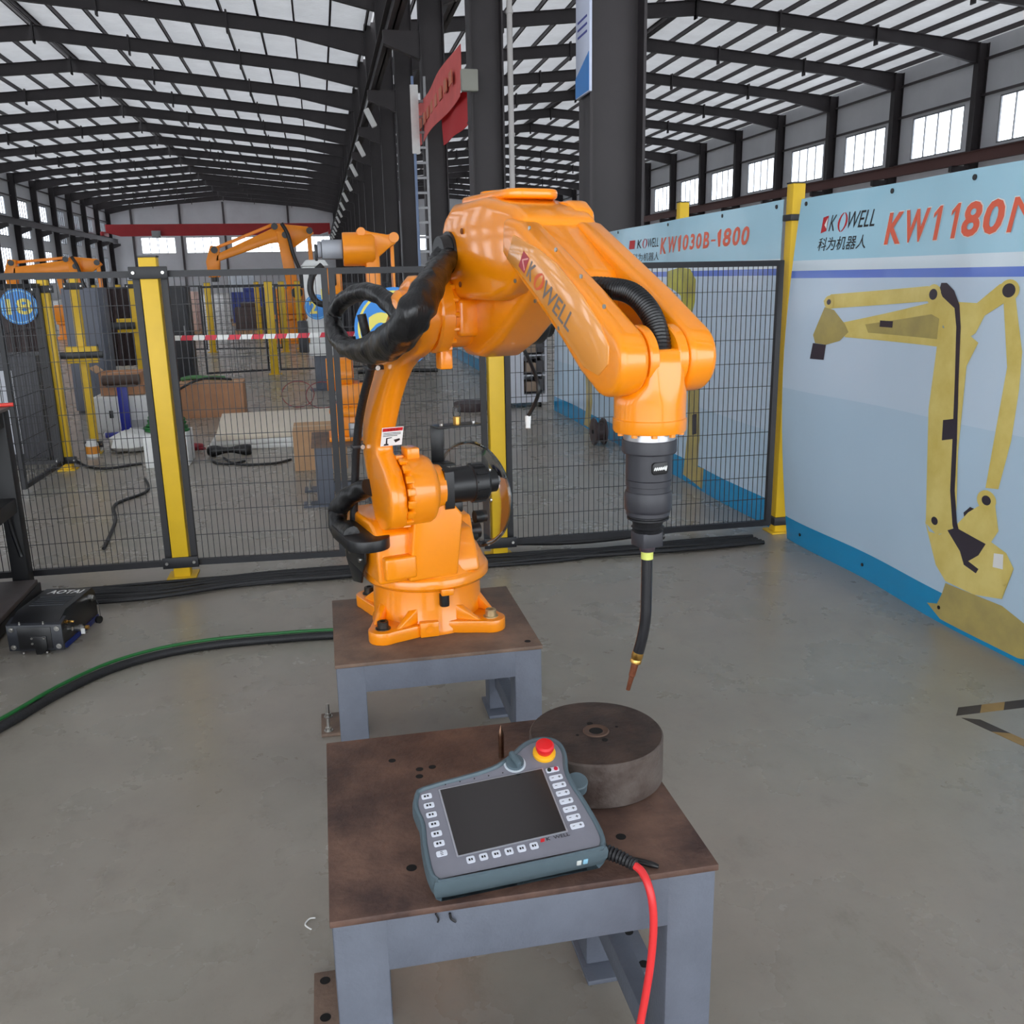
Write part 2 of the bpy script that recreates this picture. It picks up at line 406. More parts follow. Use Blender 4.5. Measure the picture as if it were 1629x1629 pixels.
# end wall with a band of windows
YE = 153.2
cuts = [(-26, -21), (-19.5, -14.5), (-12.8, -4.8), (-3.2, 2.6), (8, 13), (16, 21), (24, 29)]
g = [box(XL - 1, XR + 1, YE, YE + .15, 0, 6.0), box(XL - 1, XR + 1, YE, YE + .15, 8.4, 15.2)]
xs = [XL - 1]
for a, b in cuts: xs += [a, b]
xs.append(XR + 1)
for i in range(0, len(xs), 2): g.append(box(xs[i], xs[i + 1], YE, YE + .15, 6.0, 8.4))
o = obj('wall_end', join(*g), WALLM, smooth=0); struct(o, 'pale far end wall of the hall with a band of windows')
for x in (-27, -20, -13.6, -4, 3.2):
    obj('wall_post', box(x - .15, x + .15, YE - .25, YE, 0, 13.5), PURLIN, o, smooth=0)
for a, b in cuts:
    WIN[0] += 1; e = sempty('window_%d' % WIN[0], (a, YE + .07, 6.0)); e['label'] = 'bright window high in the far end wall'
    w_ = b - a
    obj('window_frame', join(box(0, w_, -.06, .06, 0, .1), box(0, w_, -.06, .06, 2.3, 2.4), box(0, .1, -.06, .06, 0, 2.4), box(w_ - .1, w_, -.06, .06, 0, 2.4)), WHITE, e, smooth=0)
    obj('pane', box(.1, w_ - .1, -.01, .01, .1, 2.3), GLASSPANE, e, smooth=0)
    for i in (1, 2, 3): obj('mullion', box(w_ * i / 4 - .05, w_ * i / 4 + .05, -.05, .05, .1, 2.3), WINFRAME, e, smooth=0)

# overhead crane in the left hall
t = thing('overhead_crane', 'red overhead travelling crane girder spanning the far left hall', 'crane', (0, 143, 8.12))
obj('girder', join(prism([(XL + 1.2, .5), (XL + 3, 0), (XC - 2.6, 0), (XC - 1.0, .5), (XC - 1.0, 1.6), (XL + 1.2, 1.6)], XZ, -.35, .35)), RED, t, smooth=0, bevel=.03)
obj('end_truck', box(XL + .7, XL + 1.2, -1.6, 1.6, .02, .6), RED, t, bevel=.05)
obj('end_truck', box(XC - 1.3, XC - .6, -1.6, 1.6, .02, .6), RED, t, bevel=.05)
obj('hoist', join(box(-22.6, -21.4, -.8, -.36, -.3, .7), cyl((-22, -.6, -.3), (-22, -.6, -1.6), .05)), GALV, t, bevel=.03)

# flood lamps on the centre columns
for i, y in enumerate(YF):
    if y < 30 or y > 125: continue
    t = thing('flood_lamp', 'white tubular lamp on a bracket under the crane runway of the centre columns', 'lamp', (XC - 1.25, y, 6.9), 0, 'lamps along the centre columns')
    obj('housing', xf(box(-.09, .09, -.1, .1, -.55, .05), Matrix.Rotation(-.45, 4, 'Y')), WHITE, t, bevel=.03)
    obj('bracket', bar((-.05, 0, 0), (.12, 0, .5), .05, .05), GALV, t)

# conduits and a tray on the centre columns
for i, (x, y, r, z0, z1, lb) in enumerate(((XC + .42, 17.3, .05, 0, 13, 'pale vertical pipe on the right side of the second centre column'),)):
    o = obj('pipe', join(cyl((x, y, z0), (x, y, z1), r), *[lathe([(r + .015, 0), (r + .015, .06)], (x, y, zz), n=14) for zz in (2, 4, 6, 8)]), mat('pale_pipe', (196, 192, 190), .5), smooth=40); tag(o, lb, 'pipe')
t = thing('cable_ladder', 'blue and silver vertical cable ladder beside the third centre column', 'cable ladder', (2.72, 24.6, 0))
for dx in (-.13, .17): obj('side_rail', box(dx - .03, dx + .03, -.04, .04, 0, 6.4), mat('tray_blue', (120, 140, 176), .4) if dx < 0 else GALV, t)
for k in range(16): obj('rung', box(-.1, .14, -.02, .02, .4 + .36 * k, .46 + .36 * k), GALV, t, smooth=0)
obj('end_cover', box(-.2, .0, -.08, -.045, 4.6, 6.2), WHITE, t, bevel=.01)
o = obj('junction_box', box(-.16, .14, -.12, 0, 0, .36), mat('junction_grey', (150, 150, 140), .5), bevel=.02); o.location = (XC - .32, 17.288, 4.72)
tag(o, 'pale grey electrical junction box high on the second centre column', 'electrical box')
# red slogan banners slung between the columns
def cloth(y0, y1, za0, za1, zb0, zb1, x, amp=.04, n=16, mth=6):
    V, F = [], []
    for side in (0, .012):
        for i in range(n + 1):
            f = i / n
            for j in range(mth + 1):
                h_ = j / mth
                z = (za0 + (zb0 - za0) * f) * (1 - h_) + (za1 + (zb1 - za1) * f) * h_
                V.append((x + side + amp * math.sin(f * 9 + h_ * 2), y0 + (y1 - y0) * f, z))
    w_ = mth + 1; N_ = (n + 1) * w_
    for i in range(n):
        for j in range(mth):
            a = i * w_ + j; q = (a, a + 1, a + w_ + 1, a + w_); F.append(q); F.append(tuple(reversed([k + N_ for k in q])))
    for i in range(n):
        for j in (0, mth):
            a = i * w_ + j; F.append((a, a + w_, a + w_ + N_, a + N_))
    for i in (0, n):
        for j in range(mth):
            a = i * w_ + j; F.append((a, a + 1, a + 1 + N_, a + N_))
    return V, F
FLAG = mat('red_cloth', (224, 100, 96), .7, var=.06, scale=2); FLAG2 = mat('red_cloth_deep', (196, 24, 36), .7)
o = obj('slogan_banner', cloth(18.4, 26.6, 4.85, 5.75, 4.95, 5.92, 2.82), FLAG, smooth=60); tag(o, 'faded red slogan banner slung between the centre columns', 'banner')
for k in range(9):
    obj('printed_character', box(2.775, 2.795, 19.1 + k * .78, 19.5 + k * .78, 5.22, 5.46), mat('faded_gold', (206, 120, 90), .6), o, smooth=0)
o = obj('red_flag', cloth(18.4, 21.9, 4.35, 5.0, 4.45, 5.15, 2.95, .02), FLAG2, smooth=60); tag(o, 'small bright red banner hanging behind the faded slogan banner', 'banner')
for z in (4.38, 4.98): obj('cord', tube([(2.955, 18.42, z), (2.95, 17.9, z + .1), (2.95, 17.5, z + .25)], .012, 6, 3), BLACK, o)
# sign on the first centre column
t = thing('column_sign', 'tall white information sign with blue foot on the nearest column', 'sign', (XC - .33, 9.9, 0))
obj('board', box(-.03, 0, -.28, .22, 3.35, 5.2), mat('sign_white', (206, 214, 236), .3), t, bevel=.004)
obj('blue_foot', prism([(-.28, 3.36), (.22, 3.36), (.22, 3.55), (-.28, 3.72)], YZ, -.034, -.03), mat('sign_foot_blue', (40, 130, 210), .35), t, smooth=0)
obj('emblem', lathe([(.06, 0), (.06, .004)], (-.031, -.03, 4.9), (-1, 0, 0), n=16), REDPRINT, t)
for z in (4.6, 4.5, 4.4, 4.05, 3.98, 3.91): obj('printed_line', box(-.034, -.03, -.2, .14, z, z + .02), mat('blue_print', (50, 60, 150), .5), t, smooth=0)

# unseen rear wall behind the camera, added with an opening sized for frontal light
g = join(box(26, XR + 1, -8.6, -8.4, 0, 15), box(XL - 1, -22, -8.6, -8.4, 0, 15), box(-22, 26, -8.6, -8.4, 6.0, 15))
struct(obj('wall_rear_unseen', g, WALLM, smooth=0), 'unseen pale rear wall, added with a wide opening that sets the frontal light')

# measured outlines (metres)
BAN1 = {
    'upper_rod': [(4.545,1.399),(4.487,1.433),(3.742,1.478),(3.653,1.465),(3.667,1.417),(4.448,1.363),(4.508,1.355)],
    'wrist': [(4.528,1.367),(4.447,1.354),(4.349,1.287),(4.315,1.248),(4.378,1.2),(4.484,1.174),(4.58,1.177),(4.605,1.219)],
    'tool': [(4.599,1.176),(4.484,1.174),(4.493,1.094),(4.615,1.091)],
    'forearm': [(4.379,1.292),(3.688,1.411),(3.607,1.381),(3.608,1.22),(3.712,1.221),(4.34,1.221)],
    'shoulder': [(3.706,1.47),(3.634,1.478),(3.522,1.414),(3.405,1.412),(3.29,1.488),(3.212,1.497),(3.191,1.45),(3.353,1.363),(3.394,1.291),(3.458,1.256),(3.585,1.294),(3.686,1.398)],
    'rod_right': [(3.262,1.425),(3.202,1.436),(3.138,1.232),(3.131,1.087),(3.14,0.886),(3.177,0.677),(3.246,0.668),(3.207,0.859),(3.184,1.031),(3.191,1.204)],
    'column': [(3.629,1.305),(3.443,1.288),(3.373,1.253),(3.454,1.104),(3.45,0.997),(3.425,0.784),(3.399,0.539),(3.412,0.436),(3.513,0.394),(3.594,0.426),(3.649,0.944),(3.635,1.174)],
    'hose': [(3.645,1.492),(3.607,1.492),(3.553,1.461),(3.508,1.402),(3.486,1.312),(3.466,1.102),(3.437,0.836),(3.419,0.618),(3.387,0.486),(3.307,0.338),(3.233,0.319),(3.245,0.296),(3.319,0.312),(3.412,0.465),(3.448,0.612),(3.465,0.832),(3.49,1.1),(3.514,1.31),(3.538,1.388),(3.627,1.434),(3.653,1.465)],
    'box_dark': [(3.539,0.909),(3.471,0.924),(3.461,0.838),(3.534,0.82)],
    'base_body': [(3.606,0.444),(3.566,0.395),(3.492,0.4),(3.413,0.444),(3.327,0.543),(3.274,0.583),(3.186,0.617),(3.15,0.507),(3.182,0.452),(3.097,0.428),(3.05,0.376),(3.094,0.317),(3.091,0.233),(3.242,0.201),(3.423,0.204),(3.497,0.257)],
    'motor': [(3.441,0.434),(3.387,0.46),(3.209,0.436),(3.242,0.377),(3.305,0.328)],
    'motor_small': [(3.354,0.536),(3.319,0.569),(3.272,0.565),(3.268,0.494),(3.339,0.492)],
    'cone': [(3.422,0.195),(3.453,0.086),(3.535,0.063),(3.434,0.018),(3.315,-0.006),(3.138,-0.01),(2.977,0.015),(2.898,0.04),(2.845,0.12),(2.957,0.171),(3.087,0.205),(3.242,0.201)],
    'sticker': [(3.16,0.41),(3.11,0.419),(3.104,0.357),(3.158,0.351)],
    'c1': (4.494,1.394,0.026),
    'c2': (3.693,1.443,0.035),
    'c3': (3.237,1.464,0.034),
    'c4': (3.231,0.618,0.034),
    'c5': (3.531,0.454,0.031),
}
BAN2 = {
    'forearm': [(6.979,1.57),(6.683,1.599),(6.499,1.584),(6.4,1.508),(6.411,1.354),(6.494,1.207),(6.619,1.235),(6.668,1.394),(6.798,1.43),(6.972,1.461)],
    'column': [(6.52,0.753),(6.317,0.765),(6.261,0.366),(6.388,0.152),(6.152,0.175),(6.162,0.018),(6.379,0.033),(6.569,0.043),(6.501,0.326)],
    'column_dark': [(6.417,0.529),(6.335,0.55),(6.323,0.402),(6.406,0.38)],
    'left_robot': [(9.317,0.588),(9.038,0.582),(8.99,0.3),(9.077,-0.038),(9.314,-0.042),(9.22,0.271)],
}
SLEEVE = [(0.523,-0.085,1.608),(0.591,-0.14,1.577),(0.712,-0.22,1.53),(0.773,-0.275,1.481),(0.716,-0.29,1.434),(0.566,-0.285,1.397),(0.377,-0.28,1.37),(0.198,-0.275,1.368),(0.062,-0.27,1.401),(0.008,-0.26,1.444),(0.053,-0.245,1.488),(0.198,-0.235,1.516),(0.337,-0.225,1.513),(0.447,-0.215,1.479),(0.524,-0.21,1.442)]
CONDUIT = [(0.334,-0.27,1.462),(0.331,-0.26,1.413),(0.301,-0.24,1.36),(0.227,-0.22,1.311),(0.126,-0.215,1.221),(0.049,-0.21,1.145),(-0.004,-0.21,1.05),(-0.041,-0.21,0.944),(-0.066,-0.215,0.815),(-0.076,-0.22,0.686)]
LOWSLEEVE = [(0.045,-0.19,0.928),(-0.015,-0.21,0.904),(-0.06,-0.24,0.872),(-0.095,-0.26,0.825),(-0.046,-0.27,0.785),(0.099,-0.27,0.796),(0.23,-0.25,0.814),(0.299,-0.23,0.816)]
LOGOPANEL = [(0.927,1.637),(0.893,1.588),(0.968,1.551),(1.047,1.503),(1.152,1.431),(1.225,1.382),(1.276,1.371),(1.311,1.394),(1.312,1.428),(1.281,1.465),(1.213,1.515),(1.115,1.573),(1.036,1.605)]
SCREWS = [(1.003,1.646),(1.115,1.6),(1.213,1.549),(1.296,1.496),(0.932,1.542),(1.025,1.502),(1.126,1.451)]
WRISTHOSE = [(1.138,-0.02,1.522),(1.191,-0.01,1.524),(1.235,0,1.515),(1.277,0.005,1.49),(1.309,0.005,1.456),(1.33,0,1.415)]
DROPCABLE = [(0.377,0.17,1.379),(0.454,0.17,1.315),(0.498,0.17,1.258),(0.478,0.17,1.213),(0.43,0.17,1.168)]
# ELBOWHOLE a=0 [(0,0.121,1.616)] a=-.15 [(-0.15,0.181,1.619)]
# BRK a=0 [(0,0.062,0.953),(0,0.1,1.083),(0,0.211,1.08),(0,0.146,1.141)] a=-.15 [(-0.15,0.12,0.92),(-0.15,0.16,1.058),(-0.15,0.277,1.054),(-0.15,0.208,1.119)]
# PLEXI a=0 [(0,0.205,0.873)] a=-.15 [(-0.15,0.27,0.836)]

# ------------------------------------------------------------------ safety fence
def wires(w_, z0, z1, sx=.030, sz=.13, r=.0016):
    g = []
    n = int(round(w_ / sx))
    for i in range(1, n):
        x = w_ * i / n; g.append(box(x - r, x + r, -r, r, z0, z1))
    m_ = int(round((z1 - z0) / sz))
    for j in range(1, m_):
        z = z0 + (z1 - z0) * j / m_; g.append(box(0, w_, -r * 2.6, -r * .6, z - r, z + r))
    return join(*g)
def fence_panel(label, p0, p1, z0=.06, z1=1.615, fw=.032, sx=.030, sz=.13, r=.0016, group='dark wire mesh fence panels'):
    p0, p1 = Vector(p0), Vector(p1); dv = p1 - p0; w_ = dv.length
    t = thing('wire_fence', label, 'fence', (p0.x, p0.y, 0), math.atan2(dv.y, dv.x), group)
    obj('frame_upright', box(0, fw, -.015, .015, z0, z1), DARKFRAME, t, smooth=0); obj('frame_upright', box(w_ - fw, w_, -.015, .015, z0, z1), DARKFRAME, t, smooth=0)
    obj('frame_rail', box(fw, w_ - fw, -.015, .015, z0, z0 + fw), DARKFRAME, t, smooth=0); obj('frame_rail', box(fw, w_ - fw, -.015, .015, z1 - fw, z1), DARKFRAME, t, smooth=0)
    m_ = obj('wire_mesh', move(wires(w_ - 2 * fw, z0 + fw, z1 - fw, sx, sz, r), (fw, 0, 0)), DARKFRAME, t, smooth=0); m_['kind'] = 'stuff'
    return t
def fence_post(label, x, y, h_=1.68, w_=.085, clamps=True, foot=True, group='yellow fence posts'):
    t = thing('fence_post', label, 'post', (x, y, 0), 0, group)
    obj('tube', box(-w_ / 2, w_ / 2, -w_ / 2, w_ / 2, .008, h_), YELLOW, t, bevel=.004)
    if foot: obj('foot_plate', box(-w_ * .9, w_ * .9, -w_ * .9, w_ * .9, 0, .010), YELLOW, t, bevel=.002)
    if clamps:
        for z in (h_ - .075, .09):
            c = obj('clamp', join(box(-w_ / 2 - .05, w_ / 2 + .05, -w_ / 2 - .012, -w_ / 2 + .0, z - .03, z + .03)), DARKFRAME, t, bevel=.003)
            for s in (-1, 1): obj('bolt', cyl((s * .07, -w_ / 2 - .012, z), (s * .07, -w_ / 2 - .02, z), .008, n=8), STEEL, c)
    obj('cap', box(-w_ / 2 - .002, w_ / 2 + .002, -w_ / 2 - .002, w_ / 2 + .002, h_, h_ + .008), BLACK, t)
    return t
fence_panel('wire mesh fence panel left of the nearest yellow post, behind the black bench', (-2.55, 5.07), (-.885, 5.06))
fence_panel('narrow wire mesh fence panel just right of the nearest yellow post', (-.78, 5.05), (.045, 5.0))
fence_panel('narrow wire mesh fence panel directly behind the orange welding robot', (.05, 5.0), (.86, 4.98))
fence_panel('wire mesh fence panel behind the welding torch, left of the blue posters', (.965, 4.98), (2.59, 4.98))
fence_post('nearest yellow fence post, left of the orange welding robot', -.832, 5.05, 1.68)
fence_post('yellow fence post behind the welding robot arm and torch', .912, 4.97, 1.62)
def tall_post(label, x, y, h_):
    t = fence_post(label, x, y, h_, .075, clamps=False, foot=True)
    obj('collar', box(-.05, .05, -.05, .05, h_ - .20, h_ - .165), DARKFRAME, t, bevel=.004)
    obj('collar', box(-.05, .05, -.05, .05, .05, .1), DARKFRAME, t, bevel=.004)
    return t
tall_post('tall yellow post between the two blue posters', 2.672, 5.03, 2.03)
tall_post('tall yellow post at the far end of the second blue poster', 2.74, 9.6, 2.08)
tall_post('short yellow post top rising behind the middle of the second poster', 2.78, 7.0, 2.08)
tall_post('tall yellow post holding the near poster at the right picture edge', 2.80, 3.2, 2.13)

# side fence and further fences behind, left
fence_panel('fence panel running away behind the black bench, ending at a yellow post', (-2.29, 7.38), (-2.26, 8.38), z1=1.57, sx=.06, sz=.16, r=.002)
fence_panel('cross fence panel carrying the blue number 18 sign', (-4.2, 8.5), (-2.3, 8.45), z1=1.57, sx=.05, sz=.16, r=.002)
fence_post('yellow post to the right of the blue number 18 sign', -2.24, 8.44, 1.60, .08)
fence_post('yellow gate post right behind the number 18 sign post', -2.19, 9.24, 1.62, .07)
fence_post('yellow fence post beyond the cardboard box on the white cabinet', -2.6, 14.3, 1.60, .11)
fence_panel('long fence panel far back between the dark cabinet and the white stand', (-1.95, 16.25), (-.93, 16.5), z1=1.5, sx=.09, sz=.22, r=.003)
fence_panel('far fence panel ending at the white stand', (-.76, 16.5), (.9, 16.5), z1=1.5, sx=.09, sz=.22, r=.003)
fence_post('far yellow post in the middle, seen above the barrier tape', -.845, 16.5, 1.55, .13, clamps=False)
fence_panel('farthest fence panel behind the barrier tape, left part', (-5.5, 22.4), (-2.6, 22.4), z1=1.5, sx=.12, sz=.3, r=.004)
fence_panel('farthest fence panel behind the barrier tape, right part', (-2.4, 22.4), (-.9, 22.0), z1=1.5, sx=.12, sz=.3, r=.004)
for x, y, lb in ((-2.49, 22.4, 'distant yellow post beside the dark cabinet, behind the barrier tape'), (-.83, 21.7, 'distant yellow post left of the white robot stand'), (-.5, 22.6, 'thin distant yellow post close left of the white stand'), (-1.7, 27, 'thin distant yellow post near the blue boards'), (-6.0, 27.5, 'distant yellow post left of the wrapped machines'), (-5.2, 26.5, 'distant yellow post in front of the wrapped machines'), (-4.4, 24, 'distant yellow post just left of the nearest post')):
    fence_post(lb, x, y, 1.55, .13, clamps=False)
# latch boxes at the gate
t = thing('gate_latch', 'yellow and black gate latch box on the left gate post', 'latch', (-2.16, 9.204, .93))
obj('body', box(-.16, .12, -.06, .0, -.075, .075), YELLOW, t, bevel=.01); obj('bolt_bar', box(-.20, .17, -.085, -.06, -.03, .03), BLACK, t, bevel=.005)
t = thing('gate_latch', 'yellow and black latch box on the post beyond the cardboard box', 'latch', (-2.66, 14.244, .98))
obj('body', box(-.2, .2, -.06, .0, -.10, .10), YELLOW, t, bevel=.01); obj('bolt_bar', box(-.34, .05, -.085, -.06, -.05, .05), BLACK, t, bevel=.005)

def round_sign(label, loc, r, txt, tw, th, tx, tz):
    t = thing('number_sign', label, 'sign', loc)
    obj('disc', lathe([(r, 0), (r, .006)], (0, 0, 0), (0, -1, 0), n=48), SIGNBLUE, t)
    V, F = lathe([(r * .86, .0065), (r * .92, .0065)], (0, 0, 0), (0, -1, 0), n=48, cap=False)
    obj('ring', (V, F), SIGNYEL if r > .18 else SIGNRIM, t)
    g = textgeo(txt, tw, th, bold=.03)
    obj('numeral', ([(v[0] + tx, -.008, v[1] + tz) for v in g[0]], g[1]), SIGNYEL, t, smooth=0)
round_sign('blue round sign with yellow 18 on the left fence', (-2.435, 8.41, 1.39), .145, '18', .20, .13, -.10, -.065)
round_sign('large blue round sign with yellow numeral behind the black hose loop', (.378, 4.955, 1.30), .212, '2', .17, .25, -.14, -.165)
round_sign('small distant blue round sign beside the white robot stand', (-.05, 13.3, 1.20), .17, '2', .1, .18, -.10, -.09)
obj('bracket', box(-.02, .02, .0, .40, -.02, .02), GALV, bpy.data.objects['number_sign.002'])

# red and white barrier tape
t = thing('barrier_tape', 'red and white striped barrier tape strung behind the fence', 'tape', (-.81, 5.25, 1.268))
n = 28; L_ = 1.71
for i in range(n):
    x0, x1 = L_ * i / n, L_ * (i + 1) / n; s = .012
    zf = lambda x: -.010 * math.sin(math.pi * x / L_) + .004 * x
    g = prism([(x0, zf(x0) - .013), (x1, zf(x1) - .013), (x1 + s, zf(x1) + .013), (x0 + s, zf(x0) + .013)], XZ, -.001, .001)
    obj('red_stripe' if i % 2 else 'white_stripe', g, mat('tape_red', (220, 50, 70), .5) if i % 2 else WHITEPRINT, t, smooth=0)

obj('tied_end', bar((.0, 0, 0), (-.01, -.155, 0), .004, .02), WHITEPRINT, t); obj('tied_end', bar((L_, 0, 0), (L_, -.237, 0), .004, .02), WHITEPRINT, t)

# cables lying along the foot of the fence
random.seed(3)
for i in range(9):
    y = 4.93 - i * .022; r = random.uniform(.007, .013)
    pts = [(-1.75 + .42 * k, y + random.uniform(-.03, .03) - (.10 if k < 3 else 0) * (i % 3) / 2, r + .004 * (i % 3)) for k in range(11)]
    o = obj('floor_cable', tube(pts, r, 7, 4), RUBBER); tag(o, 'black cable in the bundle along the foot of the fence', 'cable', 'black cables along the fence foot')
pts = [(x, 5.06 + .03 * math.sin(3 * x), .02 + .03 * abs(math.sin(2.2 * x))) for x in (.95, 1.3, 1.6, 1.9, 2.2, 2.45, 2.6)]
o = obj('floor_cable', tube(pts, .015, 8, 5), RUBBER); tag(o, 'thick black cable behind the fence below the welding torch', 'cable')

# ------------------------------------------------------------------ posters on the right
def poster_mat(name, zt, zl, zc, zs):
    m = bpy.data.materials.new(name); m.use_nodes = True; N = m.node_tree.nodes; L = m.node_tree.links
    p = N['Principled BSDF']; p.inputs['Roughness'].default_value = .16; p.inputs['Specular IOR Level'].default_value = .6
    tc = N.new('ShaderNodeTexCoord'); sp = N.new('ShaderNodeSeparateXYZ'); L.new(tc.outputs['Object'], sp.inputs[0])
    sl = N.new('ShaderNodeMath'); sl.operation = 'MULTIPLY_ADD'; L.new(sp.outputs['Y'], sl.inputs[0]); sl.inputs[1].default_value = -.03; L.new(sp.outputs['Z'], sl.inputs[2])
    dv = N.new('ShaderNodeMath'); dv.operation = 'DIVIDE'; dv.inputs[1].default_value = 2.0; L.new(sp.outputs['Z'], dv.inputs[0])
    r = N.new('ShaderNodeValToRGB'); L.new(dv.outputs[0], r.inputs[0]); e = r.color_ramp.elements; r.color_ramp.interpolation = 'CONSTANT'
    stops = [(0, (20, 146, 200)), (zs, (190, 214, 234)), (zc, (204, 222, 240)), (zl, (108, 136, 220)), (zl + .035, (222, 236, 246)), (zt, (168, 214, 234))]
    e[0].position = 0; e[0].color = (*lin(stops[0][1]), 1); e[1].position = zs / 2; e[1].color = (*lin(stops[1][1]), 1)
    for z, c in stops[2:]:
        k = e.new(z / 2); k.color = (*lin(c), 1)
    L.new(r.outputs[0], p.inputs['Base Color'])
    nb = N.new('ShaderNodeTexNoise'); nb.inputs['Scale'].default_value = 1.8; nb.inputs['Detail'].default_value = 2; L.new(tc.outputs['Object'], nb.inputs['Vector'])
    b = N.new('ShaderNodeBump'); b.inputs['Strength'].default_value = .35; b.inputs['Distance'].default_value = .05; L.new(nb.outputs['Fac'], b.inputs['Height']); L.new(b.outputs[0], p.inputs['Normal'])
    return m
def bulge1(y, z): return 2.66 - .07 * math.sin(math.pi * min(1, max(0, z / 1.94))) * math.exp(-((y - 4.95) / .9) ** 2) + .012 * math.sin(y * 5)
def bulge2(y, z): return 2.66 + .010 * math.sin(y * 4 + z * 2)
def sheet(y0, y1, zt0, zt1, fx, n=48, mz=24, th=.004, zb=0.0, ins=None):
    V, F = [], []
    for side in (0, th):
        for i in range(n + 1):
            f = i / n
            for j in range(mz + 1):
                h_ = j / mz; z = zb + (zt0 + (zt1 - zt0) * f - zb) * h_
                y = y0 + (y1 - y0) * f
                if ins: y += ins(z) * (1 - f)
                V.append((fx(y, z) + side, y, z))
    w_ = mz + 1; N_ = (n + 1) * w_
    for i in range(n):
        for j in range(mz):
            a = i * w_ + j; q = (a, a + 1, a + w_ + 1, a + w_); F.append(q); F.append(tuple(reversed([k + N_ for k in q])))
    for i in range(n):
        for j in (0, mz): a = i * w_ + j; F.append((a, a + w_, a + w_ + N_, a + N_))
    for i in (0, n):
        for j in range(mz): a = i * w_ + j; F.append((a, a + 1, a + 1 + N_, a + N_))
    return V, F
def fine(poly, step=.05):
    out = []
    for i, p in enumerate(poly):
        q = poly[(i + 1) % len(poly)]; n = max(1, int(math.hypot(q[0] - p[0], q[1] - p[1]) / step))
        out += [(p[0] + (q[0] - p[0]) * k / n, p[1] + (q[1] - p[1]) * k / n) for k in range(n)]
    return out
def printed(name, poly, m, parent, fx, lift=.002):
    """flat print laid on the poster: triangulated and subdivided so that it follows the sheet"""
    bm = bmesh.new(); vs = [bm.verts.new((0, y, z)) for y, z in fine(poly)]; bm.faces.new(vs)
    bmesh.ops.triangulate(bm, faces=bm.faces)
    for _ in range(3):
        es = [e for e in bm.edges if e.calc_length() > .09]
        if es: bmesh.ops.subdivide_edges(bm, edges=es, cuts=1); bmesh.ops.triangulate(bm, faces=bm.faces)
    for v in bm.verts: v.co.x = fx(v.co.y, v.co.z) - lift
    me = bpy.data.meshes.new(name); bm.to_mesh(me); bm.free(); me.materials.append(m)
    o = bpy.data.objects.new(name, me); COL.objects.link(o); o.parent = parent; return o
def print_text(name, s, y0, y1, z0, z1, m, parent, fx, shear=0, bold=0, lift=.002):
    g = textgeo(s, abs(y1 - y0), z1 - z0, shear, bold); sg = 1 if y1 > y0 else -1
    V = []
    for v in g[0]:
        y, z = y0 + sg * v[0], z0 + v[1]; V.append((fx(y, z) - lift, y, z))
    return obj(name, (V, g[1]), m, parent, smooth=0)
def circ(c, k=1, n=20): return [(c[0] + c[2] * k * 1.25 * math.cos(2 * math.pi * i / n), c[1] + c[2] * k * math.sin(2 * math.pi * i / n)) for i in range(n)]
PY = mat('print_yellow', (236, 216, 132), .2, col2=(220, 196, 106), scale=5)
PYD = mat('print_yellow_shaded', (190, 172, 104), .2, col2=(172, 156, 100), scale=6)
PK = mat('print_charcoal', (62, 56, 66), .2)
PYG = mat('print_yellow_green', (200, 196, 78), .2, col2=(160, 150, 80), scale=4)
b1 = obj('product_poster', sheet(4.93, 1.6, 1.94, 1.95, bulge1, ins=lambda z: -.06 * (1 - z / 1.94)), poster_mat('poster_print_near', 1.605, 1.515, .90, .135), smooth=80)
tag(b1, 'large blue vinyl poster of a yellow palletizing robot at the right', 'poster')
printed('printed_rod', BAN1['upper_rod'], PY, b1, bulge1); printed('printed_rod', BAN1['rod_right'], PY, b1, bulge1)
printed('printed_forearm', BAN1['forearm'], PY, b1, bulge1, .0022); printed('printed_wrist', BAN1['wrist'], PYD, b1, bulge1, .0026); printed('printed_tool', BAN1['tool'], PK, b1, bulge1, .003)
printed('printed_column', BAN1['column'], PY, b1, bulge1, .0026); printed('printed_shoulder', BAN1['shoulder'], PY, b1, bulge1, .003)
printed('printed_base', BAN1['base_body'], PY, b1, bulge1, .0032); printed('printed_pedestal', [(y, max(z, .02)) for y, z in BAN1['cone']], PYD, b1, bulge1, .0028)
printed('printed_motor', BAN1['motor'], PK, b1, bulge1, .0038); printed('printed_motor', BAN1['motor_small'], PK, b1, bulge1, .0030)
printed('printed_hose', BAN1['hose'], PK, b1, bulge1, .0042); printed('printed_box', BAN1['box_dark'], PK, b1, bulge1, .0044)
printed('printed_sticker', BAN1['sticker'], WHITEPRINT, b1, bulge1, .004)
fa = BAN1['forearm']
cx_ = sum(p[0] for p in fa) / len(fa); cz_ = sum(p[1] for p in fa) / len(fa)
printed('printed_recess', [(cx_ + (y - cx_) * .72 - .05, cz_ + (z - cz_) * .55) for y, z in fa], PYD, b1, bulge1, .0028)
for k, c in (('c1', .55), ('c2', .68), ('c3', .8), ('c4', .6), ('c5', .6)):
    printed('printed_joint', circ(BAN1[k], 1.25), PY, b1, bulge1, .0046); printed('printed_joint_cap', circ(BAN1[k], c), PK, b1, bulge1, .0052)
printed('printed_label_plate', [(3.98, 1.285), (4.08, 1.285), (4.08, 1.315), (3.98, 1.315)], PK, b1, bulge1, .0036)
printed('printed_emblem', [(4.655, 1.745), (4.605, 1.755), (4.60, 1.832), (4.65, 1.825)], REDPRINT, b1, bulge1)
printed('printed_emblem_mark', [(4.628, 1.785), (4.604, 1.765), (4.604, 1.775), (4.617, 1.787), (4.604, 1.812), (4.604, 1.822)], WHITEPRINT, b1, bulge1, .003)
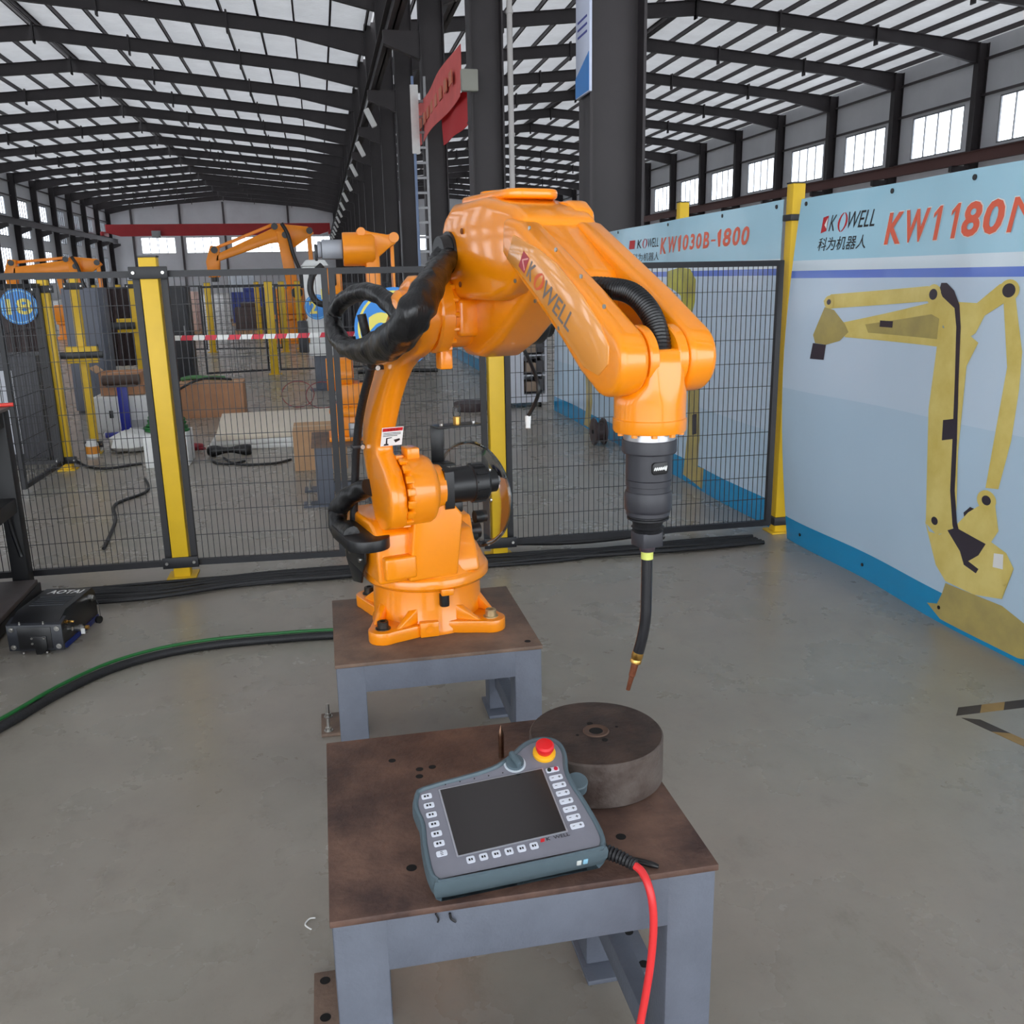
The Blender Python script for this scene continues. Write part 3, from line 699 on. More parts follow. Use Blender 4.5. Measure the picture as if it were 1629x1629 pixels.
print_text('printed_name', 'K', 4.585, 4.525, 1.752, 1.832, BLACKPRINT, b1, bulge1, .3)
print_text('printed_name', '()', 4.51, 4.43, 1.745, 1.838, REDPRINT, b1, bulge1, .1)
print_text('printed_name', 'WELL', 4.425, 4.21, 1.758, 1.838, BLACKPRINT, b1, bulge1, .3)
print_text('printed_name_chinese', '科为机器人', 4.665, 4.26, 1.655, 1.722, BLACKPRINT, b1, bulge1, .15, .004)
def glyph(ch, y0, y1, z0, z1, m, parent, fx, bold, lift):
    if ch == '1':      # upright figure one with a flag
        w_ = y1 - y0; h_ = z1 - z0; sh = -.16 * h_
        q = [(.38, 0), (.80, 0), (.80, 1), (.52, 1), (.02, .80), (.02, .66), (.38, .80)]
        return printed('printed_numeral', [(y0 + w_ * a + sh * (b - .5), z0 + h_ * b) for a, b in q], m, parent, fx, lift)
    return print_text('printed_character', ch, y0, y1, z0, z1, m, parent, fx, .16, 0 if ch == 'M' else .03, lift)
for ch, a, b, z0, z1 in (('K', 4.116, 3.986, 1.668, 1.811), ('W', 3.964, 3.779, 1.671, 1.813), ('1', 3.757, 3.688, 1.673, 1.815), ('1', 3.631, 3.566, 1.675, 1.816), ('8', 3.551, 3.432, 1.677, 1.816), ('0', 3.419, 3.307, 1.681, 1.815), ('M', 3.287, 3.105, 1.684, 1.813)):
    glyph(ch, a + .006, b - .006, z0 - .004, z1 + .004, WHITEPRINT, b1, bulge1, 1, .0018); glyph(ch, a, b, z0, z1, ORANGEPRINT, b1, bulge1, 0, .0032)
for y in (4.86, 4.1, 3.5, 2.9):
    obj('eyelet', lathe([(.012, 0), (.012, .004)], (bulge1(y, 1.91) - .001, y, 1.91), (-1, 0, 0), n=12), BLACK, b1)
for y in (4.7, 4.1, 3.45):
    obj('eyelet', lathe([(.009, 0), (.009, .004)], (bulge1(y, .06) - .001, y, .07), (-1, 0, 0), n=12), BLACK, b1)
b2 = obj('product_poster', sheet(10.6, 5.14, 1.93, 1.955, bulge2), poster_mat('poster_print_far', 1.62, 1.53, .6, .17), smooth=80)
tag(b2, 'far blue vinyl poster behind the fence and welding torch', 'poster')
printed('printed_forearm', BAN2['forearm'], PYG, b2, bulge2); printed('printed_column', BAN2['column'], PYD, b2, bulge2); printed('printed_cover', BAN2['column_dark'], PK, b2, bulge2, .004)
printed('printed_robot', [(y, max(z, .02)) for y, z in BAN2['left_robot']], PYD, b2, bulge2)
printed('printed_emblem', [(7.90, 1.765), (7.77, 1.765), (7.75, 1.835), (7.88, 1.835)], REDPRINT, b2, bulge2)
print_text('printed_name', 'K', 7.71, 7.60, 1.765, 1.835, BLACKPRINT, b2, bulge2, .2)
print_text('printed_name', '()', 7.585, 7.475, 1.762, 1.838, REDPRINT, b2, bulge2, .1)
print_text('printed_name', 'WELL', 7.46, 7.21, 1.765, 1.835, BLACKPRINT, b2, bulge2, .2)
print_text('printed_name_chinese', '科为机器人', 7.82, 7.2, 1.66, 1.725, BLACKPRINT, b2, bulge2, .1)
for ch, a, b, z0, z1 in (('K', 7.168, 7.015, 1.705, 1.828), ('W', 6.975, 6.779, 1.708, 1.828), ('1', 6.76, 6.68, 1.713, 1.83), ('0', 6.655, 6.545, 1.718, 1.829), ('3', 6.522, 6.428, 1.719, 1.828), ('0', 6.406, 6.315, 1.72, 1.827), ('B', 6.293, 6.195, 1.72, 1.83), ('-', 6.166, 6.092, 1.762, 1.774), ('1', 6.07, 6.0, 1.724, 1.836), ('8', 5.987, 5.858, 1.722, 1.838), ('0', 5.839, 5.725, 1.721, 1.839), ('0', 5.706, 5.588, 1.72, 1.835)):
    glyph(ch, a, b, z0, z1, ORANGEPRINT, b2, bulge2, 0, .002)
for y in (5.22, 6.0, 7.0, 8.2):
    obj('eyelet', lathe([(.012, 0), (.012, .004)], (bulge2(y, 1.92) - .001, y, 1.92), (-1, 0, 0), n=12), BLACK, b2)
b3 = obj('product_poster', sheet(21.5, 11.55, 1.6, 1.7, lambda y, z: 2.60, n=12, mz=10), poster_mat('poster_print_rear', 1.50, 1.42, .6, .2), smooth=80)
tag(b3, 'rearmost blue poster glimpsed under the robot elbow', 'poster')
printed('printed_robot', [(14.0, .4), (13.2, .35), (13.3, 1.1), (14.2, 1.1)], mat('print_violet', (110, 120, 160), .3), b3, lambda y, z: 2.60)
# dark gate edge between fence and tall post
t = fence_panel('dark fence panel folded back along the poster behind the torch fence', (2.74, 5.10), (2.76, 6.3), z1=1.62, sx=.04)

# hazard tape on the floor, right
def floortape(p0, p1, w_, lb, n):
    p0, p1 = Vector(p0), Vector(p1); t = thing('hazard_tape', lb, 'floor tape', (p0.x, p0.y, 0), math.atan2(p1.y - p0.y, p1.x - p0.x))
    L_ = (p1 - p0).length
    for i in range(n):
        x0, x1 = L_ * i / n, L_ * (i + 1) / n; s = w_ * .9
        obj('yellow_stripe' if i % 2 else 'black_stripe', prism([(x0, -w_ / 2), (x1, -w_ / 2), (x1 + s, w_ / 2), (x0 + s, w_ / 2)], XY, .0004, .0012), mat('tape_worn_yellow', (150, 120, 72), .6, var=.15) if i % 2 else mat('tape_worn_black', (60, 52, 48), .6, var=.15), t, smooth=0)
floortape((2.13, 2.655, 0), (3.0, 2.655, 0), .055, 'worn yellow and black hazard tape running right along the floor', 9)
floortape((2.16, 2.615, 0), (2.32, 2.05, 0), .045, 'faded branch of hazard tape running towards the viewer', 5)

# ------------------------------------------------------------------ steel tables
def steel_table(name, label, x0, x1, y0, y1, h_, top, legw=.085, apron=.095, holes=(), feet=None):
    t = thing(name, label, 'table', (x0, y0, 0)); W_, D_ = x1 - x0, y1 - y0
    pl = obj('top_plate', box(0, W_, 0, D_, h_ - .012, h_), top, t, bevel=.002)
    for hx, hy, r in holes:
        obj('hole', lathe([(r, .0), (r, .0004)], (hx - x0, hy - y0, h_), n=16), HOLE, pl)
    obj('apron', box(legw, W_ - legw, .004, .044, h_ - .012 - apron, h_ - .012), GREYBLUE, t, bevel=.003)
    obj('apron', box(legw, W_ - legw, D_ - .044, D_ - .004, h_ - .012 - apron, h_ - .012), GREYBLUE, t, bevel=.003)
    for x in (.004, W_ - .044): obj('apron', box(x, x + .04, legw, D_ - legw, h_ - .012 - apron, h_ - .012), GREYBLUE, t, bevel=.003)
    for ix, x in enumerate((.003, W_ - .003 - legw)):
        for iy, y in enumerate((.003, D_ - .003 - legw)):
            l = obj('leg', box(x, x + legw, y, y + legw, .012, h_ - .012), GREYBLUE, t, bevel=.006)
            s = -1 if ix == 0 else 1
            fx0, fx1 = (x - .07, x + legw + .01) if ix == 0 else (x - .01, x + legw + .07)
            if iy == 1:
                f = obj('foot_plate', box(fx0, fx1, y - .05, y + legw + .03, 0, .012), GREYBLUE if ix else RUSTTOP2, t, bevel=.002)
                bx = x - .045 if ix == 0 else x + legw + .045
                for by in (y - .025, y + legw + .0):
                    if feet == 'bolts':
                        obj('anchor_bolt', join(lathe([(.016, 0), (.016, .003), (.011, .003), (.011, .013), (.006, .014), (.006, .05)], (bx, by, .012), n=12)), STEEL, f)
                    else: obj('hole', lathe([(.012, 0), (.012, .0004)], (bx, by, .012), n=14), HOLE, f)
            else:
                obj('foot_plate', box(x - .005, x + legw + .005, y, y + legw + .05, 0, .012), GREYBLUE, t, bevel=.002)
    for x in (.003 + legw / 2, W_ - .003 - legw / 2):
        obj('lower_rail', box(x - .02, x + .02, legw, D_ - legw, .10, .16), GREYBLUE, t, bevel=.003)
    return t
steel_table('steel_table', 'rusty topped grey steel table in front holding the control pendant', -.050, .586, 1.238, 1.812, .6, RUSTTOP,
    holes=[(.081, 1.705, .0075), (.132, 1.658, .0075), (.158, 1.661, .0075), (.129, 1.631, .0075), (.086, 1.344, .009), (.452, 1.349, .009)])
steel_table('robot_pedestal', 'grey steel pedestal table carrying the orange welding robot', -.030, .598, 2.556, 3.135, .455, RUSTTOP2, apron=.085, holes=[(.56, 2.60, .010)], feet='bolts')
# paint marks on the front apron
o = obj('paint_drip', join(tube([(.185, -.0005, .585), (.187, -.0008, .575), (.194, -.0008, .568)], .0022, 5), tube([(.163, -.0005, .588), (.167, -.0008, .578), (.165, -.0008, .572)], .0017, 5)), BLACKPRINT, bpy.data.objects['steel_table'])

# steel disc, pointed pin
t = thing('steel_disc', 'thick round rusty steel disc on the front table', 'disc', (.47, 1.563, .6))
obj('body', lathe([(.126, 0), (.130, .004), (.130, .087), (.127, .090)], n=72), mat('rusty_disc', (96, 86, 80), .6, col2=(62, 48, 42), scale=14, bump=.3, bscale=60), t, smooth=30)
obj('machined_face', lathe([(.1265, .0), (.1265, .0012)], (0, 0, .0895), n=72), mat('disc_face', (76, 60, 52), .5, col2=(46, 36, 33), scale=16, bump=.2, bscale=90), t)
V, F = lathe([(.026, .0912), (.024, .0935), (.017, .0935), (.013, .0915)], n=32, cap=False)
obj('bore_rim', (V, F), mat('bore_metal', (92, 70, 58), .5, .2), t)
obj('bore', lathe([(.0135, 0), (.0135, .0006)], (0, 0, .0912), n=24), HOLE, t)
for a, r_, d_ in ((95, .006, .033), (280, .006, .038), (190, .003, .04), (10, .003, .045)):
    obj('hole', lathe([(r_, 0), (r_, .0006)], (d_ * math.cos(math.radians(a)), d_ * math.sin(math.radians(a)), .0908), n=14), HOLE, t)
o = obj('pointed_pin', lathe([(.0055, 0), (.0058, .045), (.0062, .048), (.0045, .058), (.0006, .071)], n=16), mat('pin_steel', (150, 116, 96), .35, 1, var=.2, scale=60)); o.location = (.301, 1.668, .6)
tag(o, 'small pointed steel pin standing upright behind the pendant', 'pin')

# ------------------------------------------------------------------ teach pendant
PB = mat('pendant_shell', (82, 98, 106), .48, var=.04, scale=40); PF = mat('pendant_face', (122, 122, 132), .5, var=.03, scale=30)
KEY = mat('pendant_key', (214, 218, 228), .45)
out2 = [(-0.1352, 0.1992), (-0.1513, 0.1818), (-0.1551, 0.1566), (-0.1481, 0.1242), (-0.1494, 0.0843), (-0.1465, 0.0361), (-0.1377, 0.0163), (-0.1143, 0.0092), (0.1246, 0.0262), (0.1449, 0.0375), (0.1488, 0.0639), (0.1376, 0.1242), (0.1259, 0.1693), (0.124, 0.2005), (0.1295, 0.2309), (0.1253, 0.2577), (0.1102, 0.2734), (0.0842, 0.2781), (0.0563, 0.2699), (0.0289, 0.2488), (-0.0011, 0.2291), (-0.0416, 0.217)]
out2 = out2[::-1]
def inset(poly, d):
    n = len(poly); r = []
    cx = sum(p[0] for p in poly) / n; cy = sum(p[1] for p in poly) / n
    for i in range(n):
        p0, p1, p2 = Vector(poly[i - 1]), Vector(poly[i]), Vector(poly[(i + 1) % n])
        e1 = (p1 - p0).normalized(); e2 = (p2 - p1).normalized(); nn = (Vector((-e1.y, e1.x)) + Vector((-e2.y, e2.x)))
        nn.normalize(); k = max(.5, nn.dot(Vector((-e1.y, e1.x))))
        r.append(tuple(p1 + nn * d / k))
    return r
def smoothpoly(poly, k=3):
    P = [Vector((*p, 0)) for p in poly]; n = len(P); out = []
    for i in range(n):
        a, b, c, d = P[i - 1], P[i], P[(i + 1) % n], P[(i + 2) % n]
        for s in range(k):
            t_ = s / k
            q = .5 * ((2 * b) + (c - a) * t_ + (2 * a - 5 * b + 4 * c - d) * t_ * t_ + (3 * b - a - 3 * c + d) * t_ ** 3)
            out.append((q.x, q.y))
    return out
ol = smoothpoly(out2)
area = sum(ol[i - 1][0] * ol[i][1] - ol[i][0] * ol[i - 1][1] for i in range(len(ol)))
if area < 0: ol = ol[::-1]
PX, PYy, PZ = 0, 0, 0
pend = thing('teach_pendant', 'grey handheld robot teach pendant lying on the front table', 'control pendant', (.25, 1.2366, .5963))
pend.rotation_euler = (math.radians(20), 0, 0)      # propped against the disc
def ring(poly, z): return [(p[0] - PX, p[1] - PYy, z) for p in poly]
rings = [ring(inset(ol, .012), .0015), ring(inset(ol, .004), .008), ring(ol, .026), ring(ol, .042), ring(inset(ol, .0025), .0515), ring(inset(ol, .006), .0525), ring(inset(ol, .0085), .0505), ring(inset(ol, .010), .046)]
obj('shell', loft(rings), PB, pend, smooth=50)
fpoly = inset(ol, .0098)
obj('face_plate', loft([ring(fpoly, .0455), ring(fpoly, .0485)]), PF, pend, smooth=30)
ZF = .0485
def pl(x, y): return (x - PX, y - PYy)
# the screen, slightly skewed like the picture shows it
sc = [(-.1057, .1864), (.0759, .2044), (.0873, .0736), (-.094, .055)]
def quad(name, q, z0, z1, m, par, bevel=0): return obj(name, prism([pl(*p) for p in q], XY, z0, z1), m, par, bevel=bevel, smooth=0)
def quadscale(q, k):
    cx = sum(p[0] for p in q) / 4; cy = sum(p[1] for p in q) / 4
    return [(cx + (p[0] - cx) * k, cy + (p[1] - cy) * k) for p in q]
bez = quad('screen_bezel', quadscale(sc, 1.03), ZF, ZF + .0015, mat('bezel_silver', (176, 178, 186), .3, .6), pend)
quad('screen', sc, ZF + .001, ZF + .002, mat('screen_glass', (30, 24, 24), .13, spec=.7), pend)
du = Vector((.1815, .0183)).normalized(); dvv = Vector((-du.y, du.x))
def key(cx, cy, w_, h_, marks, name='key'):
    c = Vector((cx, cy))
    poly = [tuple(c + du * x + dvv * y) for x, y in rrect(-w_ / 2, w_ / 2, -h_ / 2, h_ / 2, .0025, 3)]
    k = obj(name, prism([pl(*p) for p in poly], XY, ZF, ZF + .0016), KEY, pend, smooth=0)
    g = []
    for mx, my, mw, mh in marks:
        q = [tuple(c + du * (mx + sx * mw / 2) + dvv * (my + sy * mh / 2)) for sx, sy in ((-1, -1), (1, -1), (1, 1), (-1, 1))]
        g.append(prism([pl(*p) for p in q], XY, ZF + .0016, ZF + .0018))
    if g: obj('key_print', join(*g), BLACKPRINT, k, smooth=0)
for i in range(7):
    f = i / 6; key(-.1298 + .0105 * f, .1776 - .1143 * f, .0175, .0098, [(-.003, 0, .0035, .004), (.002, 0, .003, .004)] if i < 6 else [(0, 0, .005, .001), (0, .003, .004, .001), (0, -.003, .004, .001)])
for i in range(6):
    f = i / 5; key(-.0756 + .1048 * f, .0450 + .0090 * f, .0135, .0118, [(-.002, 0, .003, .004), (.002, 0, .0025, .004)])
for i in range(7):
    f = i / 6; key(.0966 + .0115 * f, .1832 - .1025 * f, .0235, .0100, [(-.006, 0, .004, .001), (.006, 0, .005, .0011), (.006, 0, .0011, .005)])
key(.0945, .2005, .0235, .0095, [], 'start_stop_plate')
for dx, m in ((-.006, mat('key_green', (30, 50, 40), .5)), (.006, mat('key_red', (190, 30, 60), .5))):
    p = pl(.0945 + dx, .2005 + dx * .1); obj('round_key', lathe([(.0036, 0), (.0036, .002)], (p[0], p[1], ZF + .0016), n=14), m, pend)
for k in range(6):
    p = pl(-.0951 + k * .0255, .1976 + k * .0025); obj('indicator_lamp', lathe([(.0012, 0), (.0012, .0008)], (p[0], p[1], ZF), n=8), BLACKPRINT, pend)
p = pl(.0315, .2240)
kn = obj('selector_dial', lathe([(.0195, 0), (.0195, .0012), (.016, .0012), (.0155, .006)], (p[0], p[1], ZF), n=32), mat('dial_ring', (200, 208, 216), .45), pend)
obj('selector_base', lathe([(.0162, 0.0), (.0158, .0075)], (p[0], p[1], ZF), n=28), PB, kn)
a = math.radians(-70); obj('selector_lever', rotz(box(p[0] - .016, p[0] + .016, p[1] - .0045, p[1] + .0045, ZF + .006, ZF + .019), a, (p[0], p[1], 0)), PB, kn, bevel=.003)
p = pl(.088, .2385)
es = obj('emergency_stop', lathe([(.0135, .008), (.0150, .012), (.0165, .017), (.0163, .023), (.013, .026), (.004, .027)], (p[0], p[1], ZF), n=32), mat('estop_red', (222, 28, 34), .35), pend)
obj('collar', lathe([(.0205, 0), (.0205, .005), (.018, .007), (.010, .009)], (p[0], p[1], ZF), n=32), mat('estop_yellow', (240, 176, 20), .45), es)
p = pl(.131, .181)
obj('thumb_wheel', lathe([(.018, -.011), (.0195, -.009)] + [(.0195, .009), (.018, .011)], (p[0] + .004, p[1], .026), (0, .0, 1), n=28), PB, pend)
g = textgeo('K  WELL', .040, .006, bold=.01); c0 = Vector((.052, .0600))
obj('maker_name', ([(*pl(*(c0 + du * v[0] + dvv * v[1])), ZF + .0006) for v in g[0]], g[1]), BLACKPRINT, pend, smooth=0)
obj('maker_emblem', prism([pl(*(c0 + du * x + dvv * y)) for x, y in ((-.011, 0), (-.004, 0), (-.002, .006), (-.009, .006))], XY, ZF, ZF + .0006), REDPRINT, pend, smooth=0)
for x, m in ((.098, mat('sticker_disc', (200, 204, 200), .5)), (.109, mat('sticker_blue', (140, 190, 215), .5))):
    obj('sticker', box(x - .004, x + .004, .0225 + (x - .098) * .07, .030, .026, .037), m, pend, bevel=.001)
# strain relief and red cable of the pendant, stylus
cb = thing('pendant_cable', 'red pendant cable hanging over the front table edge', 'cable', (.40, 1.285, .62))
def cl(*ps): return [(x - .40, y - 1.285, z - .62) for x, y, z in ps]
obj('strain_relief', tube(cl((.393, 1.292, .622), (.410, 1.280, .621), (.428, 1.262, .619), (.442, 1.244, .617)), lambda f: .0125 - .004 * f, 14, 8, wob=lambda i, a: 1 + (.16 if i % 2 else -.06)), RUBBER, cb, smooth=60)
obj('jacket', tube(cl((.440, 1.246, .617), (.448, 1.232, .614), (.453, 1.215, .602), (.457, 1.203, .575), (.459, 1.200, .53), (.456, 1.200, .47), (.449, 1.20, .41), (.440, 1.20, .35), (.428, 1.20, .28), (.42, 1.2, .20), (.44, 1.19, .10), (.50, 1.17, .03), (.62, 1.12, .008), (.8, 1.0, .008)), .0066, 12, 6), REDCABLE, cb, smooth=60)
o = obj('stylus', tube([(.418, 1.297, .604), (.445, 1.277, .6055), (.468, 1.260, .606), (.484, 1.249, .6045)], lambda f: .0055 * (1 if f < .8 else 1 - (f - .8) * 2), 10, 4), BLACK, smooth=60); tag(o, 'black plastic strap end lying beside the pendant cable', 'strap')

# ------------------------------------------------------------------ welding robot
ZB = .455
RZ = math.atan2(-.970, .244)
rob = thing('welding_robot', 'orange six-axis welding robot arm on the grey pedestal', 'robot', (.285, 2.9, ZB), RZ)
def rp(name, g, m=ORANGE, parent=None, **kw):
    return obj(name, move(g, (0, 0, -ZB)), m, parent or rob, **kw)
AZ = XZ      # profile in (a, z) extruded along b
# base drum with four feet (turned relative to the arm)
BR = math.radians(4.0) - RZ
gb = [lathe([(.185, .455), (.185, .47), (.178, .482), (.176, .60)], n=64)]
base = rp('base', rotz(join(*gb), BR), smooth=40)
for i in range(4):
    a = math.radians(45 + 90 * i); ca, sa = math.cos(a), math.sin(a)
    L2 = lambda u, v: (u * ca - v * sa, u * sa + v * ca)
    tip = [L2(.243 + x, y) for x, y in arc((0, 0), .048, -80, 80, 10)]
    poly = tip + [L2(.18, .085), L2(.12, .11), L2(.12, -.11), L2(.18, -.085)]
    g = prism(poly, XY, .455, .495)
    # gusset up to the drum
    g2 = []
    for s in (-1, 1):
        q = [L2(.16, s * .045), L2(.16, s * .075), L2(.235, s * .048), L2(.232, s * .036)]
        V = [(*q[0], .495), (*q[1], .495), (*q[2], .495), (*q[3], .495), (*q[0], .545), (*q[1], .545)]
        g2.append((V, [(0, 1, 2, 3), (0, 3, 4), (1, 5, 2), (4, 3, 2, 5), (0, 4, 5, 1)]))
    f = rp('foot', rotz(join(g, *g2), BR), parent=None, bevel=.004, smooth=40)
    x, y = L2(.245, 0)
    rp('bolt', rotz(join(lathe([(.024, .495), (.024, .498)], (x, y, 0), n=20), lathe([(.0175, .498), (.0175, .518), (.0155, .520), (.009, .520), (.009, .512)], (x, y, 0), n=18)), BR), mat('bolt_steel', (70, 66, 62), .4, .8) if i != 3 else mat('bolt_zinc', (190, 170, 130), .4, .7), parent=f)
x = -.03
rp('earth_tab', rotz(join(box(x - .03, x + .03, -.196, -.17, .457, .505)), BR), bevel=.003)
rp('earth_screw', rotz(lathe([(.013, .0), (.013, .003), (.008, .003), (.008, .001)], (x, -.196, .482), (0, -1, 0), n=18), BR))
# turret
rp('turret_ring', join(lathe([(.178, .598), (.196, .606), (.205, .616), (.205, .638), (.198, .648), (.18, .655), (.12, .665)], n=72)), smooth=40)
sx = rp('stop_lug', rotz(box(.01, .05, -.205, -.175, .590, .612), BR), bevel=.004)
rp('rubber_stop', rotz(lathe([(.015, .553), (.016, .558), (.016, .592)], (.022, -.185, 0), n=16), BR), BLACK, sx)
# J2 at a=.14, z=.925
J2 = (.14, .925); J3 = (.47, 1.462)
body = [(-.17, .648), (.175, .648), (.165, .74), (.16, .80), (.10, .83), (-.14, .83), (-.175, .78)]
rp('turret_body', prism(body, AZ, -.215, -.085), bevel=.010, seg=3)
rp('turret_body_core', prism([(-.18, .648), (.185, .648), (.17, .70), (.12, .78), (-.12, .80), (-.18, .72)], AZ, -.10, .12), bevel=.014, seg=3)
# pillar: profile in (b,z), thick in a
pil = [(-.125, .650), (.035, .650), (.060, .842), (.010, .905), (-.02, .95), (-.10, .95), (-.10, .86)]
rp('pillar', prism(pil, YZ, -.04, .195), bevel=.008, seg=3)
rp('step_block', box(.12, .20, -.20, -.10, .664, .735), bevel=.008, seg=3)
rp('turret_wedge', prism([(-.17, .66), (.10, .66), (.05, .80), (-.15, .82)], AZ, .06, .145), bevel=.010, seg=3)
rp('turret_skirt', lathe([(.200, .640), (.172, .700), (.13, .73)], n=72), smooth=40)
rp('shoulder_housing', lathe([(.098, -.122), (.108, -.115), (.108, -.05), (.100, -.034), (.075, -.02), (.07, .004)], (J2[0], 0, J2[1]), (0, 1, 0), n=56), smooth=40)
rp('shoulder_lug', box(J2[0] - .03, J2[0] + .03, -.105, -.065, J2[1] + .10, J2[1] + .135), bevel=.005)
for i in range(18):
    a = 2 * math.pi * i / 18
    rp('flange_screw', xf(box(-.011, .011, -.134, -.110, .100, .112), Matrix.Translation((J2[0], 0, J2[1])) @ Matrix.Rotation(a, 4, 'Y')), bevel=.002)
# J2 motor
mo = rp('shoulder_motor', join(prism(rrect(J2[0] - .062, J2[0] + .062, J2[1] - .062, J2[1] + .062, .012, 3), AZ, .0, .03), lathe([(.056, .03), (.056, .105), (.060, .108), (.060, .150), (.055, .158), (.036, .160), (.036, .192), (.03, .195)], (J2[0], 0, J2[1]), (0, 1, 0), n=36)), BLACK, smooth=30)
for i in range(14):
    a = 2 * math.pi * i / 14
    rp('cooling_rib', xf(box(-.003, .003, .112, .148, .058, .064), Matrix.Translation((J2[0], 0, J2[1])) @ Matrix.Rotation(a, 4, 'Y')), BLACK, mo)
rp('plug', lathe([(.016, .195), (.016, .207), (.012, .207)], (J2[0], 0, J2[1]), (0, 1, 0), n=6), GALV, mo)
for da, dz in ((.045, .045), (.05, -.05), (-.045, .045)):
    rp('screw', lathe([(.006, .0), (.006, .006)], (J2[0] + da, .152, J2[1] + dz), (0, 1, 0), n=10), STEEL, mo)
rp('connector', box(J2[0] - .03, J2[0] + .02, .02, .075, J2[1] - .085, J2[1] - .05), BLACK, mo, bevel=.006)
# lower arm: rounded slab swept along a bowed path in the a,z plane
def slab(stations, n=24):
    """stations: (a, z, half width, b0, b1, tangent angle deg)"""
    rings = []
    for a, z, hw, b0, b1, ang in stations:
        an = math.radians(ang); ux, uz = -math.sin(an), math.cos(an)      # across the arm
        bc, bh = (b0 + b1) / 2, (b1 - b0) / 2; r = []
        for i in range(n):
            t_ = 2 * math.pi * i / n; c, s = math.cos(t_), math.sin(t_)
            e = .34
            cx = math.copysign(abs(c) ** e, c) * hw; sy = math.copysign(abs(s) ** e, s) * bh
            r.append((a + ux * cx, bc + sy, z + uz * cx))
        rings.append(r)
    return loft(rings)
st = [(a, z, hw, -.187, -.128, g_) for a, z, hw, g_ in ((.140, .816, .035, 95), (.140, .832, .078, 95), (.138, .870, .103, 96), (.128, .925, .112, 99), (.095, .98, .108, 102), (.048, 1.035, .082, 95), (.048, 1.08, .076, 80), (.072, 1.125, .076, 70), (.112, 1.18, .074, 63), (.165, 1.25, .073, 58), (.222, 1.31, .074, 53), (.288, 1.365, .076, 47), (.350, 1.405, .083, 38), (.40, 1.43, .092, 31), (.45, 1.455, .098, 28), (.495, 1.478, .092, 28), (.535, 1.498, .068, 28), (.552, 1.508, .03, 28))]
rp('lower_arm', slab(st), smooth=60)
rp('elbow_cap', lathe([(.03, -.228), (.05, -.224), (.062, -.214), (.064, -.16)], (J3[0] - .0, 0, J3[1]), (0, 1, 0), n=36), smooth=40)
# warning sticker on the lower arm's front face
stk = rp('warning_sticker', box(-.034, .034, -.0012, .0, 0, .058), WHITEPRINT)
M_stk = Matrix.Translation((.150, -.1435, 1.105 - ZB + .0)) @ Matrix.Rotation(math.radians(90), 4, 'Z') @ Matrix.Rotation(math.radians(0), 4, 'X')
stk.location = (0, 0, 0)
# elbow casting and forearm fork
elbow = [(.545, 1.498), (.475, 1.535), (.452, 1.575), (.452, 1.665), (.475, 1.70), (.53, 1.728), (.72, 1.730), (.87, 1.70), (.925, 1.672), (.935, 1.60), (.90, 1.555), (.84, 1.515), (.76, 1.498)]
rp('elbow_housing', prism(elbow, AZ, -.085, .105), bevel=.028, seg=4, smooth=60)
lid = rp('elbow_lid', prism(rrect(.50, .80, -.055, .085, .04, 5), XY, 1.722, 1.744), bevel=.008, seg=3)
rp('elbow_boss', lathe([(.055, 1.74), (.05, 1.752), (.02, 1.756)], (.60, .02, 0), n=32), parent=lid, smooth=50)
rp('elbow_cover', prism([(.70, 1.60), (.70, 1.715), (.86, 1.715), (.895, 1.69), (.90, 1.62)], AZ, .06, .115), bevel=.014, seg=3)
for a, z in ((.60, 1.66), (.58, 1.535)):
    rp('threaded_hole', lathe([(.007, 0), (.007, .002)], (a, -.0862, z), (0, -1, 0), n=14), mat('deep_orange_hole', (120, 60, 10), .7))
cast = [(.40, 1.52), (.385, 1.44), (.41, 1.375), (.47, 1.352), (.56, 1.352), (.66, 1.392), (.80, 1.475), (.88, 1.525), (.86, 1.57), (.5, 1.57)]
rp('elbow_casting', prism(cast, AZ, -.035, .095), bevel=.022, seg=4, smooth=60)
rp('elbow_flange', lathe([(.094, -.132), (.100, -.126), (.100, -.096), (.088, -.09), (.088, -.03)], (J3[0], 0, J3[1]), (0, 1, 0), n=56), smooth=40)
for i in range(16):
    a = 2 * math.pi * i / 16
    rp('flange_screw', xf(lathe([(.007, -.099), (.007, -.086)], (0, 0, .094), (0, 1, 0), n=8), Matrix.Translation((J3[0], 0, J3[1])) @ Matrix.Rotation(a, 4, 'Y')))
rp('flange_block', box(.43, .56, -.085, -.01, 1.405, 1.50), bevel=.012, seg=3)
rp('casting_lug', box(.46, .50, -.115, -.08, 1.320, 1.375), bevel=.006)
m3 = rp('elbow_motor', lathe([(.062, .09), (.062, .17), (.055, .18), (.045, .182), (.045, .20)], (.50, 0, 1.435), (0, 1, 0), n=32), BLACK, smooth=40)
rp('motor_cable', tube(DROPCABLE, .0055, 8, 5), BLACK, m3, smooth=60)
rp('cable_end', join(cyl(DROPCABLE[-1], (DROPCABLE[-1][0] + .01, .165, 1.135), .009, .007, 10)), WHITE, m3)
